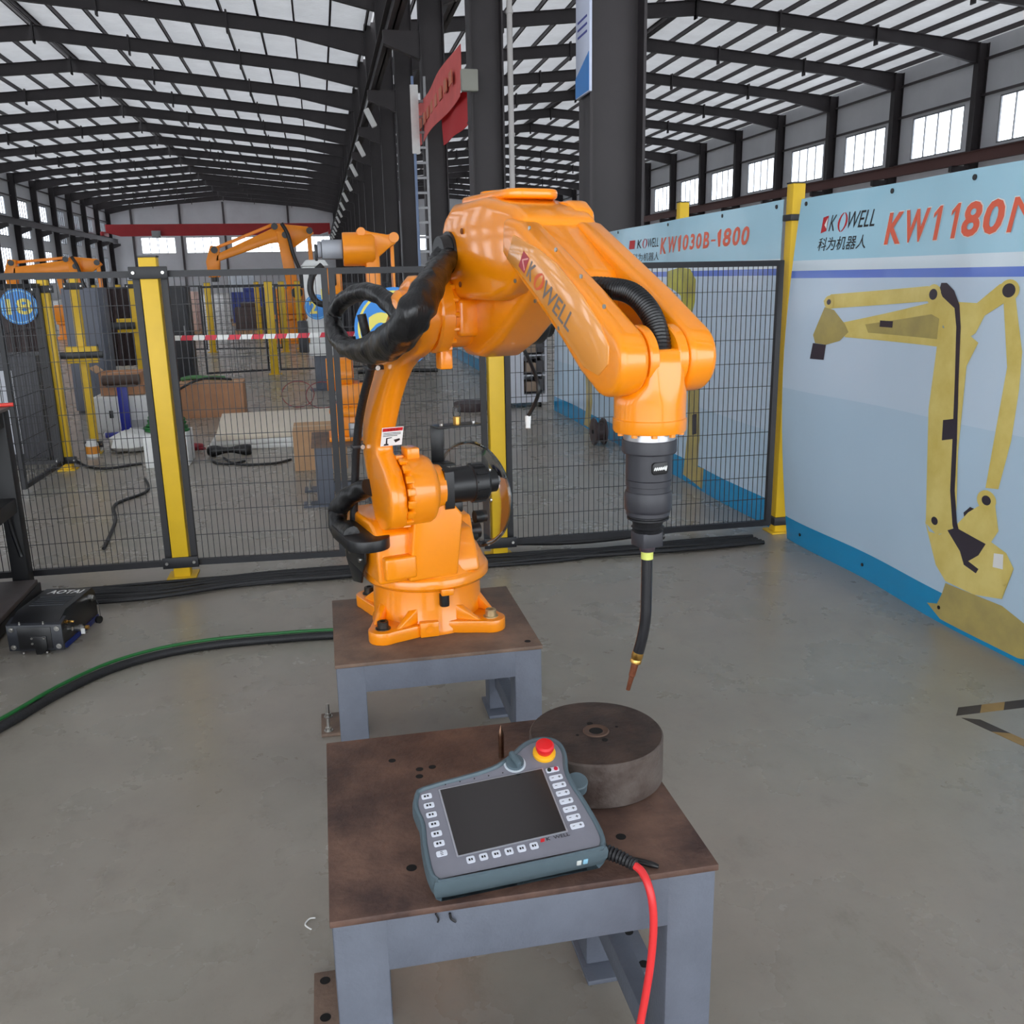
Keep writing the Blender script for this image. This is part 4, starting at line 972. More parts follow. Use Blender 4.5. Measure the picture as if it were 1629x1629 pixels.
# rear hose entry
hole = rp('hose_entry', lathe([(.052, .0), (.052, .006), (.044, .006), (.040, -.0)], (.512, -.086, 1.612), (0, -1, 0), n=32, cap=False), BLACK, smooth=40)
rp('hose_entry_core', lathe([(.046, 0), (.040, .03)], (.512, -.086, 1.612), (0, -1, 0), n=28), BLACK, hole)
J5 = (1.289, 1.398)
end = arc(J5, .066, -128, 55, 18)
tine = [(.87, 1.675), (.86, 1.60), (.90, 1.572), (1.02, 1.497), (1.12, 1.432), (1.20, 1.372)] + end + [(1.20, 1.525), (1.06, 1.598), (.94, 1.660)]
rp('fork_arm', prism(tine, AZ, -.105, -.042), bevel=.014, seg=4, smooth=60)
rp('fork_arm', prism(tine, AZ, .046, .108), bevel=.014, seg=4, smooth=60)
br = [(.85, 1.69), (.85, 1.56), (1.00, 1.485), (1.07, 1.45), (1.10, 1.48), (1.095, 1.555), (1.02, 1.60), (.93, 1.655)]
rp('fork_bridge', prism(br, AZ, -.06, .065), bevel=.022, seg=4, smooth=60)
rp('rib', prism([(1.16, 1.50), (1.22, 1.475), (1.25, 1.43), (1.20, 1.44)], AZ, .038, .05), bevel=.004)
# cover plate with the maker's name on the left fork arm
PANEL = mat('cover_plate', (242, 160, 70), .22, coat=.8)
cp = rp('side_cover', prism(LOGOPANEL, AZ, -.1075, -.102), PANEL, bevel=.002, seg=2)
for a, z in SCREWS: rp('cover_screw', lathe([(.0042, 0), (.0042, .003)], (a, -.105, z), (0, -1, 0), n=10), STEEL)
# name: text running down the arm
p0, p1 = Vector((.962, 1.588)), Vector((1.182, 1.455)); ux = (p1 - p0).normalized(); uz = Vector((-ux.y, ux.x))
def armtext(name, s, off, w_, h_, m, bold=.0):
    g = textgeo(s, w_, h_, .25, bold); V = []
    for v in g[0]:
        q = p0 + ux * (off + v[0]) + uz * (v[1] - h_ * .45); V.append((q.x, -.1080, q.y))
    rp(name, (V, g[1]), m, cp, smooth=0)
rp('emblem', prism([tuple(p0 + ux * x + uz * y) for x, y in ((.000, -.018), (.030, -.018), (.036, .020), (.006, .020))], AZ, -.1081, -.1076), mat('emblem_red', (176, 50, 60), .4), cp, smooth=0)
rp('emblem_mark', prism([tuple(p0 + ux * x + uz * y) for x, y in ((.008, .002), (.027, -.013), (.030, -.010), (.014, .003), (.032, .015), (.032, .019))], AZ, -.1083, -.108), mat('emblem_pink', (230, 160, 150), .4), cp, smooth=0)
GP = mat('name_grey', (122, 112, 108), .4)
armtext('name_letter', 'K', .040, .030, .040, GP, .02); armtext('name_letters', '()', .076, .040, .042, mat('name_red', (226, 96, 50), .4), .02); armtext('name_letters', 'WELL', .120, .130, .040, GP, .01)
# wrist
def oval(z, ra, rb_, e=1.0, n=48):
    r = []
    for i in range(n):
        c, s_ = math.cos(2 * math.pi * i / n), math.sin(2 * math.pi * i / n)
        r.append((J5[0] + math.copysign(abs(c) ** e, c) * ra, math.copysign(abs(s_) ** e, s_) * rb_, z))
    return r
for b0, b1_ in ((-.041, -.021), (.021, .043)):
    rp('wrist_barrel', lathe([(.060, b0), (.063, b0 + .003), (.063, b1_ - .003), (.060, b1_)], (J5[0], .001, J5[1]), (0, 1, 0), n=48), smooth=40)
rp('wrist_body', loft([oval(1.418, .054, .039, .3), oval(1.412, .060, .040, .3), oval(1.385, .063, .041, .35), oval(1.355, .066, .046, .5), oval(1.338, .067, .060, .75), oval(1.325, .068, .067, .95), oval(1.312, .068, .068), oval(1.285, .068, .068)]), smooth=60)
rp('tool_flange', lathe([(.068, 1.262), (.070, 1.266), (.070, 1.286), (.068, 1.288)], (J5[0], 0, 0), n=56), smooth=30)
for i in range(10):
    a = 2 * math.pi * (i + .3) / 10
    rp('flange_screw', lathe([(.006, 1.256), (.006, 1.264)], (J5[0] + .060 * math.cos(a), .060 * math.sin(a), 0), n=10))
wh = rp('wrist_hose', tube([(1.06, -.02, 1.515), (1.10, -.02, 1.527)] + [(a - .012, b, z) for a, b, z in WRISTHOSE[1:]] + [(1.300, 0, 1.395)], .0205, 16, 16, wob=lambda i, a: 1 + (.045 if i % 2 else -.045)), mat('corrugated_hose', (16, 16, 18), .35), smooth=20)
# hoses on the arm
random.seed(5)
wr = {}
def wrinkle(i, a):
    return 1 + .05 * math.sin(i * .8 + 2.5 * math.sin(a)) + .08 * math.sin(2 * a + i * .12) + .035 * math.sin(5 * a + i * .5)
rp('hose_sleeve', tube(SLEEVE, lambda f: .025 + .018 * math.exp(-((f - .28) / .16) ** 2), 24, 12, wob=wrinkle), VINYL, smooth=70)
rp('hose_gland', tube([(.505, -.088, 1.610), (.520, -.115, 1.590), (.524, -.14, 1.555)], lambda f: .030 - .004 * f, 18, 10, wob=lambda i, a: 1 + (.07 if i % 2 else -.04)), BLACK, smooth=25)
rp('conduit', tube(CONDUIT, .0125, 12, 6), RUBBER, smooth=60)
for k in (3, 6):
    a, b, z = CONDUIT[k]; rp('hose_clip', join(box(a - .016, a + .016, b - .016, b + .04, z - .006, z + .006)), DARKFRAME, bevel=.003); rp('clip_screw', lathe([(.007, 0), (.007, .006)], (a + .016, b + .014, z), (1, 0, 0), n=10), STEEL)
rp('lower_hose_sleeve', tube(LOWSLEEVE[:6], lambda f: .028 + .006 * math.sin(f * math.pi), 16, 7, wob=wrinkle), VINYL, smooth=70)
bk = rp('hose_bracket', join(prism([(-.12, .66), (.06, .66), (.10, .70), (.10, .77), (-.12, .77)], AZ, -.235, -.228), prism(rrect(-.08, .21, -.30, -.17, .06, 6), XY, .765, .800), prism([(-.12, .66), (-.05, .60), (.04, .62), (.06, .66)], AZ, -.235, -.228)), BLACK, bevel=.002)
for a, z in ((-.06, .70), (-.02, .77), (.05, .70)): rp('bracket_screw', lathe([(.008, 0), (.008, .006)], (a, -.235, z), (0, -1, 0), n=10), STEEL, bk)
rp('cable_plug', join(cyl((-.10, .19, .70), (-.10, .235, .70), .03), cyl((-.05, .2, .76), (-.05, .24, .76), .022)), BLACK)
# bracket with beacon fitting on the turret's right rear
bkt = rp('beacon_bracket', join(prism(rrect(.07, .23, -.10, -.03, .006, 2), lambda s, t, w: (t, s, w), 1.075, 1.081), box(-.10, -.094, .07, .115, .95, 1.08), box(-.10, -.03, .05, .13, .95, .956)), BLACK, bevel=.002)
rp('beacon_socket', lathe([(.013, 1.081), (.013, 1.105), (.010, 1.106)], (-.07, .155, 0), n=16), BRASS, bkt)
rp('beacon_glass', lathe([(.011, 1.105), (.013, 1.112), (.013, 1.135), (.008, 1.142)], (-.07, .155, 0), n=16), PLEXI, bkt)
for b in (.095, .21): rp('screw', lathe([(.006, 1.081), (.006, 1.088)], (-.06, b, 0), n=10), STEEL, bkt)

# sticker placed on the front of the lower arm (faces the viewer)
bpy.data.objects.remove(stk)
stt = rp('warning_sticker', box(-.033, .033, -.0006, .0006, -.032, .032), WHITEPRINT)
stt.location = (.163, -.1475, 1.100 - ZB); stt.data.transform(Matrix.Translation((0, 0, ZB)))
stt.rotation_euler = (0, 0, math.radians(82)); stt.rotation_euler = (math.radians(24), 0, math.radians(90))
def onstk(name, g, m): return obj(name, g, m, stt, smooth=0)
onstk('red_header', box(-.031, .031, -.0010, -.0006, .019, .030), REDPRINT)
g = textgeo('注意安全', .036, .007); onstk('header_text', ([(v[0] - .018, -.0012, v[1] + .021) for v in g[0]], g[1]), BLACKPRINT)
onstk('text_line', join(*[box(-.028, .026 - .01 * (k == 2), -.0010, -.0006, .012 - .005 * k, .0138 - .005 * k) for k in range(3)]), BLACKPRINT)
onstk('robot_pictogram', join(prism([(-.024, -.030), (-.008, -.030), (-.010, -.024), (-.022, -.024)], XZ, -.0010, -.0006), prism([(-.018, -.024), (-.013, -.024), (-.014, -.006), (-.018, -.006)], XZ, -.0010, -.0006), prism([(-.018, -.004), (-.018, -.008), (.0, -.004), (.0, -.002)], XZ, -.0010, -.0006), prism([(.006, -.012), (.024, -.008), (.026, -.014), (.012, -.022)], XZ, -.0010, -.0006)), BLACKPRINT)

# clear plastic disc leaning behind the motor
pd = thing('plastic_dome', 'clear plastic disc standing behind the robot shoulder motor', 'plastic cover', (.285, 2.9, ZB), RZ)
def domering(r, off): return off
V, F = lathe([(.178, 0), (.176, .012), (.160, .022), (.08, .032), (.004, .036)], (-.03, .185, .845 - ZB), (-.35, .94, 0), n=56, cap=False)
obj('shell', (V, F), PLEXI, pd, smooth=60)
V, F = lathe([(.173, .0), (.181, -.002), (.181, .006), (.175, .010), (.173, 0)], (-.03, .185, .845 - ZB), (-.35, .94, 0), n=56, cap=False)
obj('rim', (V, F), glassy('plastic_rim', (.86, .88, .88), .12), pd, smooth=60)
obj('stand_off', cyl((-.03, .17, .70 - ZB), (-.05, .20, .69 - ZB), .014), BLACK, pd)

# ------------------------------------------------------------------ welding torch on the flange
TX, TY = .285 + 1.289 * .244, 2.9 - 1.289 * .970
tor = thing('welding_torch', 'black welding torch hanging straight down from the robot wrist', 'welding torch', (TX, TY, 0), RZ)
TB = mat('torch_grey', (50, 50, 56), .45, var=.06, scale=30)
obj('insulating_ring', lathe([(.050, 1.2465), (.050, 1.262)], n=40), mat('ring_silver', (206, 206, 210), .28, .9), tor, smooth=30)
obj('collar', lathe([(.0505, 1.220), (.0525, 1.223), (.0525, 1.244), (.0515, 1.2465)], n=48), TB, tor, smooth=30)
obj('sensor_body', lathe([(.0430, 1.168), (.0445, 1.170), (.0445, 1.222)], n=48), TB, tor, smooth=30)
obj('sensor_lower', lathe([(.0400, 1.096), (.0425, 1.098), (.0425, 1.105), (.0445, 1.107), (.0462, 1.112), (.0462, 1.138), (.0440, 1.145), (.0425, 1.146), (.0425, 1.156), (.0440, 1.157), (.0440, 1.168)], n=48), TB, tor, smooth=30)
obj('bellows', lathe([(.028, 1.062), (.031, 1.065), (.027, 1.068), (.0325, 1.072), (.028, 1.076), (.031, 1.083), (.036, 1.088), (.041, 1.089), (.041, 1.092), (.038, 1.093), (.038, 1.096)], n=40), RUBBER, tor, smooth=30)
cpg = obj('clamp_block', prism(rrect(-.024, .024, -.025, .023, .006, 3), XY, 1.034, 1.064), TB, tor, bevel=.002)
obj('clamp_knob', cyl((0, .024, 1.048), (0, .036, 1.048), .008), BLACK, cpg)
bd = obj('badge', prism(rrect(-.022, .014, 1.184, 1.208, .007, 4), YZ, .040, .0462), BLACK, tor, bevel=.002)
sq = [(.0468, -.019 + .028 * k / 13, 1.196 + (.0028 if k % 2 else -.0028) * (1.0 if k < 11 else 1.6)) for k in range(14)]
obj('badge_script', tube(sq, .0011, 6, 4), WHITEPRINT, bd, smooth=60)
obj('neck_sleeve', lathe([(.0145, 1.022), (.0155, 1.026), (.0155, 1.034)], n=20), mat('neck_brown', (60, 48, 56), .4), tor)
obj('yellow_label', lathe([(.0122, 1.006), (.0122, 1.022)], n=24), mat('label_yellow', (214, 220, 110), .5), tor)
neck = [(0, 0, 1.008), (0, 0, .96), (0, 0, .92), (0, -.0005, .89), (-.002, -.002, .862), (-.006, -.006, .83), (-.010, -.010, .806)]
obj('swan_neck', tube(neck, .0113, 16, 6), mat('neck_black', (30, 30, 34), .25), tor, smooth=60)
d_ = (Vector(neck[-1]) - Vector(neck[-2])).normalized(); e0 = Vector(neck[-1])
obj('gas_nozzle', lathe([(.0115, 0), (.0118, .012), (.0105, .016), (.0115, .018), (.0115, .024), (.008, .026)], e0, d_, n=20), BRASS, tor, smooth=30)
obj('contact_tip', lathe([(.0075, 0), (.0068, .03), (.0055, .032), (.0042, .064)], e0 + d_ * .025, d_, n=16), COPPER, tor, smooth=30)

# ------------------------------------------------------------------ left foreground: bench, welding machine, wire feeder, hoses
t = thing('steel_bench', 'black steel frame bench at the left picture edge', 'bench', (-1.56, 4.92, 0))
for x, y in ((-.035, 0), (-.75, 0), (-.035, -1.35), (-.75, -1.35)):
    obj('leg', box(x - .04, x + .04, y - .04, y + .04, 0, .955), BENCHBLK, t, bevel=.004)
for z in (.93, .50):
    obj('side_beam', box(-.07, .0, -1.31, -.04, z - .05, z + .025), BENCHBLK, t, bevel=.003); obj('cross_beam', box(-.71, -.075, -.04, .04, z - .05, z + .025), BENCHBLK, t, bevel=.003)
    obj('side_beam', box(-.79, -.72, -1.31, -.04, z - .05, z + .025), BENCHBLK, t, bevel=.003)
obj('shelf_board', box(-.74, .05, -1.35, -.06, .075, .10), mat('shelf_grey', (84, 76, 74), .6, var=.15), t, bevel=.004)
for i, x in enumerate((-.03, .03)): obj('shelf_rail', box(x - .02, x + .02, -1.4, -.02, .02 + .0 * i, .072), BENCHBLK, t, bevel=.003)
obj('table_top', box(-.80, .01, -1.40, .05, .957, .972), mat('bench_top', (120, 112, 108), .5, var=.15), t, bevel=.002)
o = obj('red_rod', cyl((-1.53, 4.965, .982), (-2.2, 4.9, .982), .010), mat('red_rod', (230, 70, 60), .4)); tag(o, 'thin red rod lying on the black bench top', 'rod')
t = thing('welding_machine', 'blue welding power source under the black bench', 'welding machine', (-2.02, 4.55, .10))
obj('case', box(-.25, .25, -.35, .22, 0, .42), BLUEBOX, t, bevel=.012)
for k in range(9): obj('louvre', box(.248, .262, -.25, .18, .06 + .038 * k, .078 + .038 * k), BLUEBOX, t, bevel=.002)
obj('handle', tube([(.20, -.2, .42), (.20, -.2, .47), (.20, .1, .47), (.20, .1, .42)], .012, 8, 3), BLACK, t)
o = obj('hanging_strap', tube([(-1.60, 4.86, .44), (-1.595, 4.87, .36), (-1.58, 4.88, .25), (-1.575, 4.88, .22)], .012, 8), BLACK); tag(o, 'black strap hanging from the bench lower beam', 'strap')
# wire feeder
fd = thing('wire_feeder', 'black wire feeder with white lettering on the floor beside the bench', 'wire feeder', (-1.305, 4.07, 0), math.radians(-9)); fd.scale = (.84, .80, .80)
FB = mat('feeder_black', (24, 24, 26), .35, var=.1, scale=20); FG = mat('feeder_charcoal', (44, 46, 52), .4, var=.05)
obj('case', prism([(-.002, .035), (.50, .035), (.50, .18), (.46, .215), (.10, .215), (.0, .175)], YZ, -.125, .125), FB, fd, bevel=.005)
obj('blue_underside', box(-.122, .128, .05, .50, .005, .035), BLUEBOX, fd, bevel=.003)
fp = obj('front_plate', box(-.14, .14, -.014, .0, .02, .165), FG, fd, bevel=.003)
obj('recess_plate', box(-.085, .085, -.018, -.013, .03, .155), FB, fp, bevel=.002)
obj('top_flange', prism([(-.015, .165), (.06, .185), (.06, .19), (-.015, .17)], YZ, -.14, .14), FG, fd)
for x in (-.115, .115):
    for z in (.042, .143): obj('washer', join(lathe([(.014, 0), (.014, .003), (.007, .003), (.007, .01)], (x, -.014, z), (0, -1, 0), n=18)), STEEL, fp)
for x in (-.07, .05):
    obj('top_screw', lathe([(.007, 0), (.007, .006), (.004, .006), (.004, .016)], (x, -.012, .17), n=10), STEEL, fd); obj('foot_screw', lathe([(.007, .004), (.007, .014)], (x, -.012, 0), n=10), STEEL, fd)
lv = obj('lever_plate', prism([(-.02, .105), (.06, .105), (.06, .03), (.025, -.0), (-.0, .0), (-.005, .05)], XZ, -.026, -.018), FB, fp, bevel=.002)
for x, z in ((-.012, .095), (-.012, .065), (.05, .095)): obj('screw', lathe([(.006, 0), (.006, .004)], (x, -.026, z), (0, -1, 0), n=10), STEEL, lv)
for k in range(5): obj('vent_rib', box(-.09, .09, .16 + .035 * k, .172 + .035 * k, .214, .219), FG, fd)
g = textgeo('AOTAI', .19, .045, .15, .03); obj('maker_name', ([(v[0] - .085, .36 + v[1] * 1.4, .2162) for v in g[0]], g[1]), WHITEPRINT, fd, smooth=0)
obj('brass_fitting', lathe([(.010, 0), (.010, .012), (.006, .014), (.008, .03), (.006, .045)], (.125, .07, .15), (1, 0, 0), n=12), BRASS, fd)
obj('gas_coupling', lathe([(.016, 0), (.016, .02), (.022, .022), (.022, .035), (.012, .038), (.012, .05)], (.125, .18, .07), (1, 0, 0), n=14), STEEL, fd); obj('coupling_tag', box(.165, .185, .15, .158, .045, .075), WHITE, fd); obj('coupling_nut', lathe([(.012, 0), (.012, .015)], (.178, .19, .07), (1, 0, 0), n=6), BRASS, fd)
obj('latch', lathe([(.005, 0), (.005, .02), (.011, .021), (.011, .025)], (.125, .09, .10), (1, 0, 0), n=10), STEEL, fd)
obj('socket', lathe([(.02, 0), (.02, .02), (.016, .022), (.016, .03)], (.125, .40, .17), (1, 0, 0), n=16), STEEL, fd)
o = obj('socket_cap', join(tube([(.15, .42, .165), (.17, .41, .12), (.18, .39, .06)], .0015, 5), lathe([(.022, 0), (.022, .015)], (.17, .375, .045), (.9, -.4, 0), n=18)), BLACK, fd)
# floor hoses
hp = [(-1.62, 2.75, .018), (-1.42, 3.05, .018), (-1.23, 3.312, .018), (-1.10, 3.56, .018), (-.95, 3.76, .018), (-.76, 3.88, .018), (-.53, 3.93, .018), (-.26, 3.93, .018), (-.05, 3.915, .018), (.2, 3.86, .018), (.33, 3.75, .018)]
o = obj('torch_hose', tube(hp, .018, 12, 6), RUBBER, smooth=60); tag(o, 'thick black hose curving over the floor to the robot pedestal', 'hose')
o = obj('gas_hose', tube([(x - .006, y + .012, .0415) for x, y, z in hp], .0075, 8, 6), GREEN, smooth=60); tag(o, 'thin green hose lying on the thick black floor hose', 'hose')
o = obj('wood_splinter', tube([(.36, 1.55, .003), (.375, 1.535, .003), (.39, 1.51, .003)], .0018, 5), mat('straw', (190, 180, 150), .7)); tag(o, 'tiny pale straw on the floor under the front table', 'debris')
o = obj('wire_scrap', tube([(-.125, 2.0, .004), (-.14, 2.02, .004), (-.13, 2.04, .004), (-.115, 2.04, .004)], .002, 5), WHITE); tag(o, 'small white curl of wire on the floor left of the tables', 'debris')

# ------------------------------------------------------------------ behind the fence
def carton(name, label, x0, y0, w_, d_, h_, z0=0, rz=0, m=CARD, lid=True):
    t = thing(name, label, 'box', (x0, y0, z0), rz)
    th = .012
    obj('side', box(0, w_, 0, th, 0, h_), m, t, smooth=0); obj('side', box(0, w_, d_ - th, d_, 0, h_), m, t, smooth=0)
    obj('side', box(0, th, th, d_ - th, 0, h_), m, t, smooth=0); obj('side', box(w_ - th, w_, th, d_ - th, 0, h_), m, t, smooth=0)
    obj('bottom', box(th, w_ - th, th, d_ - th, 0, th), m, t, smooth=0)
    if lid:
        obj('flap', box(0, w_, 0, d_ * .5 - .004, h_, h_ + .008), m, t, smooth=0); obj('flap', box(0, w_, d_ * .5 + .004, d_, h_, h_ + .008), m, t, smooth=0)
        obj('packing_tape', box(-.001, w_ + .001, d_ * .5 - .03, d_ * .5 + .03, h_ + .008, h_ + .0095), mat('packing_tape', (200, 170, 130), .4), t, smooth=0)
    return t
# white cabinet lying down with carton on it
t = thing('white_cabinet', 'white machine cabinet lying behind the blue stand', 'cabinet', (-2.46, 10.5, 0))
obj('case', box(0, .68, 0, .5, 0, .385), WHITE, t, bevel=.01); obj('side_display', box(-.003, .0, .05, .30, .12, .28), mat('display_grey', (110, 116, 130), .4), t); obj('door', box(.05, .64, -.008, 0, .03, .35), WHITE, t, bevel=.003); obj('latch', box(.16, .20, -.02, -.008, .16, .24), BLACK, t, bevel=.004)
obj('vent', box(.38, .60, -.010, -.008, .05, .13), mat('vent_grey', (180, 180, 180), .5), t)
t = carton('cardboard_box', 'open brown cardboard box on top of the white cabinet', -2.38, 10.58, .44, .36, .24, .393, lid=False)
obj('open_flap', bar((-.02, .18, .24), (-.09, .18, .30), .34, .008, (0, 0, 1)), CARD2, t)
obj('open_flap', bar((.22, -.005, .24), (.22, -.05, .16), .40, .008, (0, 1, 0)), CARD, t)
obj('white_lining', box(.02, .42, .02, .34, .20, .215), WHITE, t)
# blue stand
t = thing('roller_stand', 'blue steel roller stand with brown roller head', 'stand', (-2.09, 10.25, 0))
obj('post', box(-.05, .05, -.03, .03, .03, .54), BLUE, t, bevel=.005)
for a in (0, 90): obj('foot_bar', rotz(box(-.22, .22, -.03, .03, .0, .045), math.radians(a + 20)), BLUE, t, bevel=.005)
obj('roller', cyl((-.18, 0, .585), (.18, 0, .585), .055, n=18), mat('roller_brown', (84, 66, 58), .5), t)
obj('yoke', box(-.15, .15, -.04, .04, .515, .54), mat('roller_brown', (84, 66, 58), .5), t, bevel=.004)
obj('weld_bead', lathe([(.03, 0), (.01, .04)], (-.22, .02, .01), n=10), STEEL, t)
# bag and bucket
t = thing('plastic_bag', 'crumpled white plastic bag on the floor left of the nearest post', 'bag', (-1.86, 9.3, 0))
random.seed(8)
V, F = lathe([(.02, .0), (.17, .01), (.22, .06), (.19, .13), (.10, .18), (.02, .20)], n=18)
obj('bag', ([(x * random.uniform(.8, 1.25), y * random.uniform(.8, 1.2), z * random.uniform(.85, 1.1)) for x, y, z in V], F), WHITE, t, smooth=50)
t = thing('orange_jar', 'white plastic jar with orange label beside the plastic bag', 'jar', (-2.17, 9.05, 0))
obj('jar', lathe([(.055, 0), (.058, .02), (.055, .12), (.045, .135), (.045, .16)], n=20), WHITE, t, smooth=40); obj('label_band', lathe([(.0585, .03), (.0575, .10)], n=20, cap=False), mat('jar_orange', (220, 140, 40), .5), t)
# big carton with green hose
carton('cardboard_box', 'large brown cardboard box right of the nearest yellow post', -1.73, 11.35, .76, .5, .39)
o = obj('black_hose', tube([(-1.85, 11.2, .15), (-1.75, 11.15, .30), (-1.55, 11.3, .42), (-1.35, 11.4, .46), (-1.1, 11.5, .425)], .014, 8), RUBBER, smooth=60); tag(o, 'black hose draped over the large brown cardboard box', 'hose')
o = obj('green_cloth', tube([(-1.70, 11.7, .428), (-1.55, 11.65, .455), (-1.38, 11.6, .445), (-1.2, 11.7, .428)], .025, 8), mat('green_cloth', (84, 130, 84), .8), smooth=60); tag(o, 'pale green cord lying on the large cardboard box', 'cord')
# white low box with green hose coil
t = thing('white_control_box', 'low white control box on the floor under the green hose coil', 'control box', (-1.575, 8.28, 0))
obj('case', box(0, .36, 0, .42, 0, .285), WHITE, t, bevel=.008); obj('socket_plate', box(.22, .30, -.006, 0, .12, .23), mat('plate_grey', (170, 172, 172), .5), t); obj('socket_hole', box(.235, .285, -.010, -.006, .14, .20), HOLE, t); obj('knob', cyl((.11, 0, .20), (.11, -.02, .20), .02), GALV, t)
t = thing('green_hose_coil', 'coil of dark green hose piled on the white control box', 'hose', (-1.40, 8.50, .287))
random.seed(4)
for k in range(6):
    r = .17 - .012 * k; z = .014 + .022 * k
    pts = [(r * 1.1 * math.cos(2 * math.pi * i / 12 + k) + random.uniform(-.02, .02), r * .8 * math.sin(2 * math.pi * i / 12 + k) + random.uniform(-.015, .015), z + random.uniform(-.004, .006)) for i in range(12)]
    obj('hose_turn', tube(pts + [pts[0]], .013, 8, 4), GREEN, t, smooth=60)
o = obj('red_cord_bundle', tube([(-1.32, 9.0 + .05 * math.sin(k * 2.4), .03 + .02 * (k % 3)) if k % 2 else (-1.2 - .04 * math.sin(k), 9.0, .03 + .015 * (k % 4)) for k in range(12)], .016, 7, 5), mat('dark_red_cord', (140, 30, 44), .5), smooth=60); tag(o, 'dark red cord bundle right of the green hose coil', 'cord')
o = obj('black_pouch', tube([(-1.10, 8.72, .05), (-1.0, 8.70, .055), (-.85, 8.7, .055), (-.72, 8.72, .045)], lambda f: .04 + .012 * math.sin(f * 9), 10, 6), BLACK, smooth=60); tag(o, 'black cable pouch on the floor beside the white control box', 'pouch')
for k, (pts, lb) in enumerate((([(-.95, 8.55, .01), (-.8, 8.2, .01), (-.5, 8.15, .01), (-.35, 8.3, .01)], 'black cable looping on the floor right of the white control box'), ([(-1.05, 8.5, .01), (-.98, 8.3, .01), (-.85, 8.25, .01), (-.75, 8.35, .01)], 'short black cable loop near the white control box'), ([(-2.3, 8.9, .01), (-2.1, 8.5, .01), (-1.9, 8.35, .01), (-1.65, 8.5, .01)], 'black cable running over the floor to the white control box'), ([(-1.5, 7.8, .01), (-1.4, 7.3, .01), (-1.55, 6.9, .01), (-1.45, 6.4, .01), (-1.38, 5.7, .01)], 'dark cable on the floor behind the left fence panel'))):
    o = obj('floor_cable', tube(pts, .011, 7, 6), RUBBER, smooth=60); tag(o, lb, 'cable')
# white foam sheets and carton
t = thing('foam_sheets', 'stack of white foam sheets on the floor behind the fence', 'packaging', (-.55, 9.75, 0))
for k in range(3):
    q = obj('sheet', rotz(box(-.55, .62, -.75, .85, .05 * k, .05 * k + .046), .06 * (k - 1)), WHITE if k < 2 else mat('foam_cream', (226, 214, 196), .7), t, bevel=.005)
carton('cardboard_box', 'pale cardboard box in front of the rear orange robot', -.30, 7.80, .44, .5, .33, m=CARD2)
for k, (cx, cy) in enumerate(((-.35, 11.9), (-.05, 11.7))):
    o = obj('red_wire_loop', tube([(cx + .2 * math.cos(a), cy + .03 * math.sin(a), .17 + .16 * math.sin(a)) for a in [2 * math.pi * i / 10 for i in range(11)]], .006, 6, 4), mat('red_wire', (150, 70, 74), .5), smooth=60); tag(o, ('left', 'right')[k] + ' of the two thin red wire loops standing beyond the foam sheets', 'wire')
o = obj('red_wire_pile', tube([(-1.05, 10.75, .01), (-.8, 10.9, .015), (-1.0, 11.0, .02), (-.7, 11.0, .02), (-.95, 10.85, .03), (-.6, 11.1, .02), (-.45, 11.4, .02)], .012, 6, 6), mat('red_wire_dark', (150, 34, 56), .5), smooth=60); tag(o, 'loose red cable on the floor left of the red wire loops', 'cable')
# grey tall cabinet at the left and dark cabinet
t = thing('grey_cabinet', 'dark grey cabinet with pale front behind the number 18 fence', 'cabinet', (-3.6, 8.8, 0))
obj('case', box(0, 1.12, 0, .6, .05, .96), mat('cabinet_slate', (74, 74, 80), .5), t, bevel=.01); obj('front_panel', box(.1, .92, -.012, 0, .1, .84), CABINET, t, bevel=.004); obj('plinth', box(.03, 1.09, .03, .57, 0, .05), BLACK, t)
t = thing('dark_cabinet', 'tall dark grey cabinet right of the nearest yellow post', 'cabinet', (-2.55, 15.6, 0))
obj('case', box(0, .48, 0, .6, .05, 1.5), DARKCAB, t, bevel=.01); obj('door', box(.03, .45, -.012, 0, .1, 1.45), DARKCAB, t, bevel=.004); obj('handle', box(.40, .42, -.03, -.012, .7, .9), GALV, t, bevel=.003); obj('plinth', box(.02, .46, .03, .57, 0, .05), BLACK, t)
t = thing('grey_locker', 'blue grey locker standing behind the left gate posts', 'cabinet', (-3.05, 12.2, 0))
obj('case', box(0, .42, 0, .5, .04, 1.52), mat('locker_grey', (96, 100, 112), .5), t, bevel=.01); obj('door', box(.03, .39, -.012, 0, .08, 1.48), mat('locker_grey', (96, 100, 112), .5), t, bevel=.004); obj('handle', box(.33, .35, -.03, -.012, .7, .85), BLACK, t); obj('plinth', box(.02, .40, .03, .47, 0, .04), BLACK, t)
for i, (x, y, w_, m, lb) in enumerate(((-4.9, 12.8, 1.5, (78, 66, 66), 'brown welding curtain behind the number 18 sign'), (-3.9, 17.5, 1.2, (70, 58, 58), 'dark welding curtain left of the nearest yellow post'), (.4, 19, 1.9, (60, 58, 62), 'dark welding curtain far behind the rear orange robot'))):
    t = thing('welding_curtain', lb, 'screen', (x, y, 0))
    V, F = [], []; n = 40
    for j in range(n + 1):
        for z in (.15, 1.48): V.append((w_ * j / n, .05 * math.sin(j * 1.3), z))
    F = [(2 * j, 2 * j + 2, 2 * j + 3, 2 * j + 1) for j in range(n)]
    obj('curtain', (V, F), mat('curtain_%d' % i, m, .5), t, smooth=60)
    obj('rail', box(-.03, w_ + .03, -.015, .015, 1.48, 1.51), DARKFRAME, t)
    for xx in (0, w_): obj('stand_leg', box(xx - .02, xx + .02, -.02, .02, 0, 1.48), DARKFRAME, t); obj('stand_foot', box(xx - .03, xx + .03, -.2, .2, 0, .02), DARKFRAME, t)
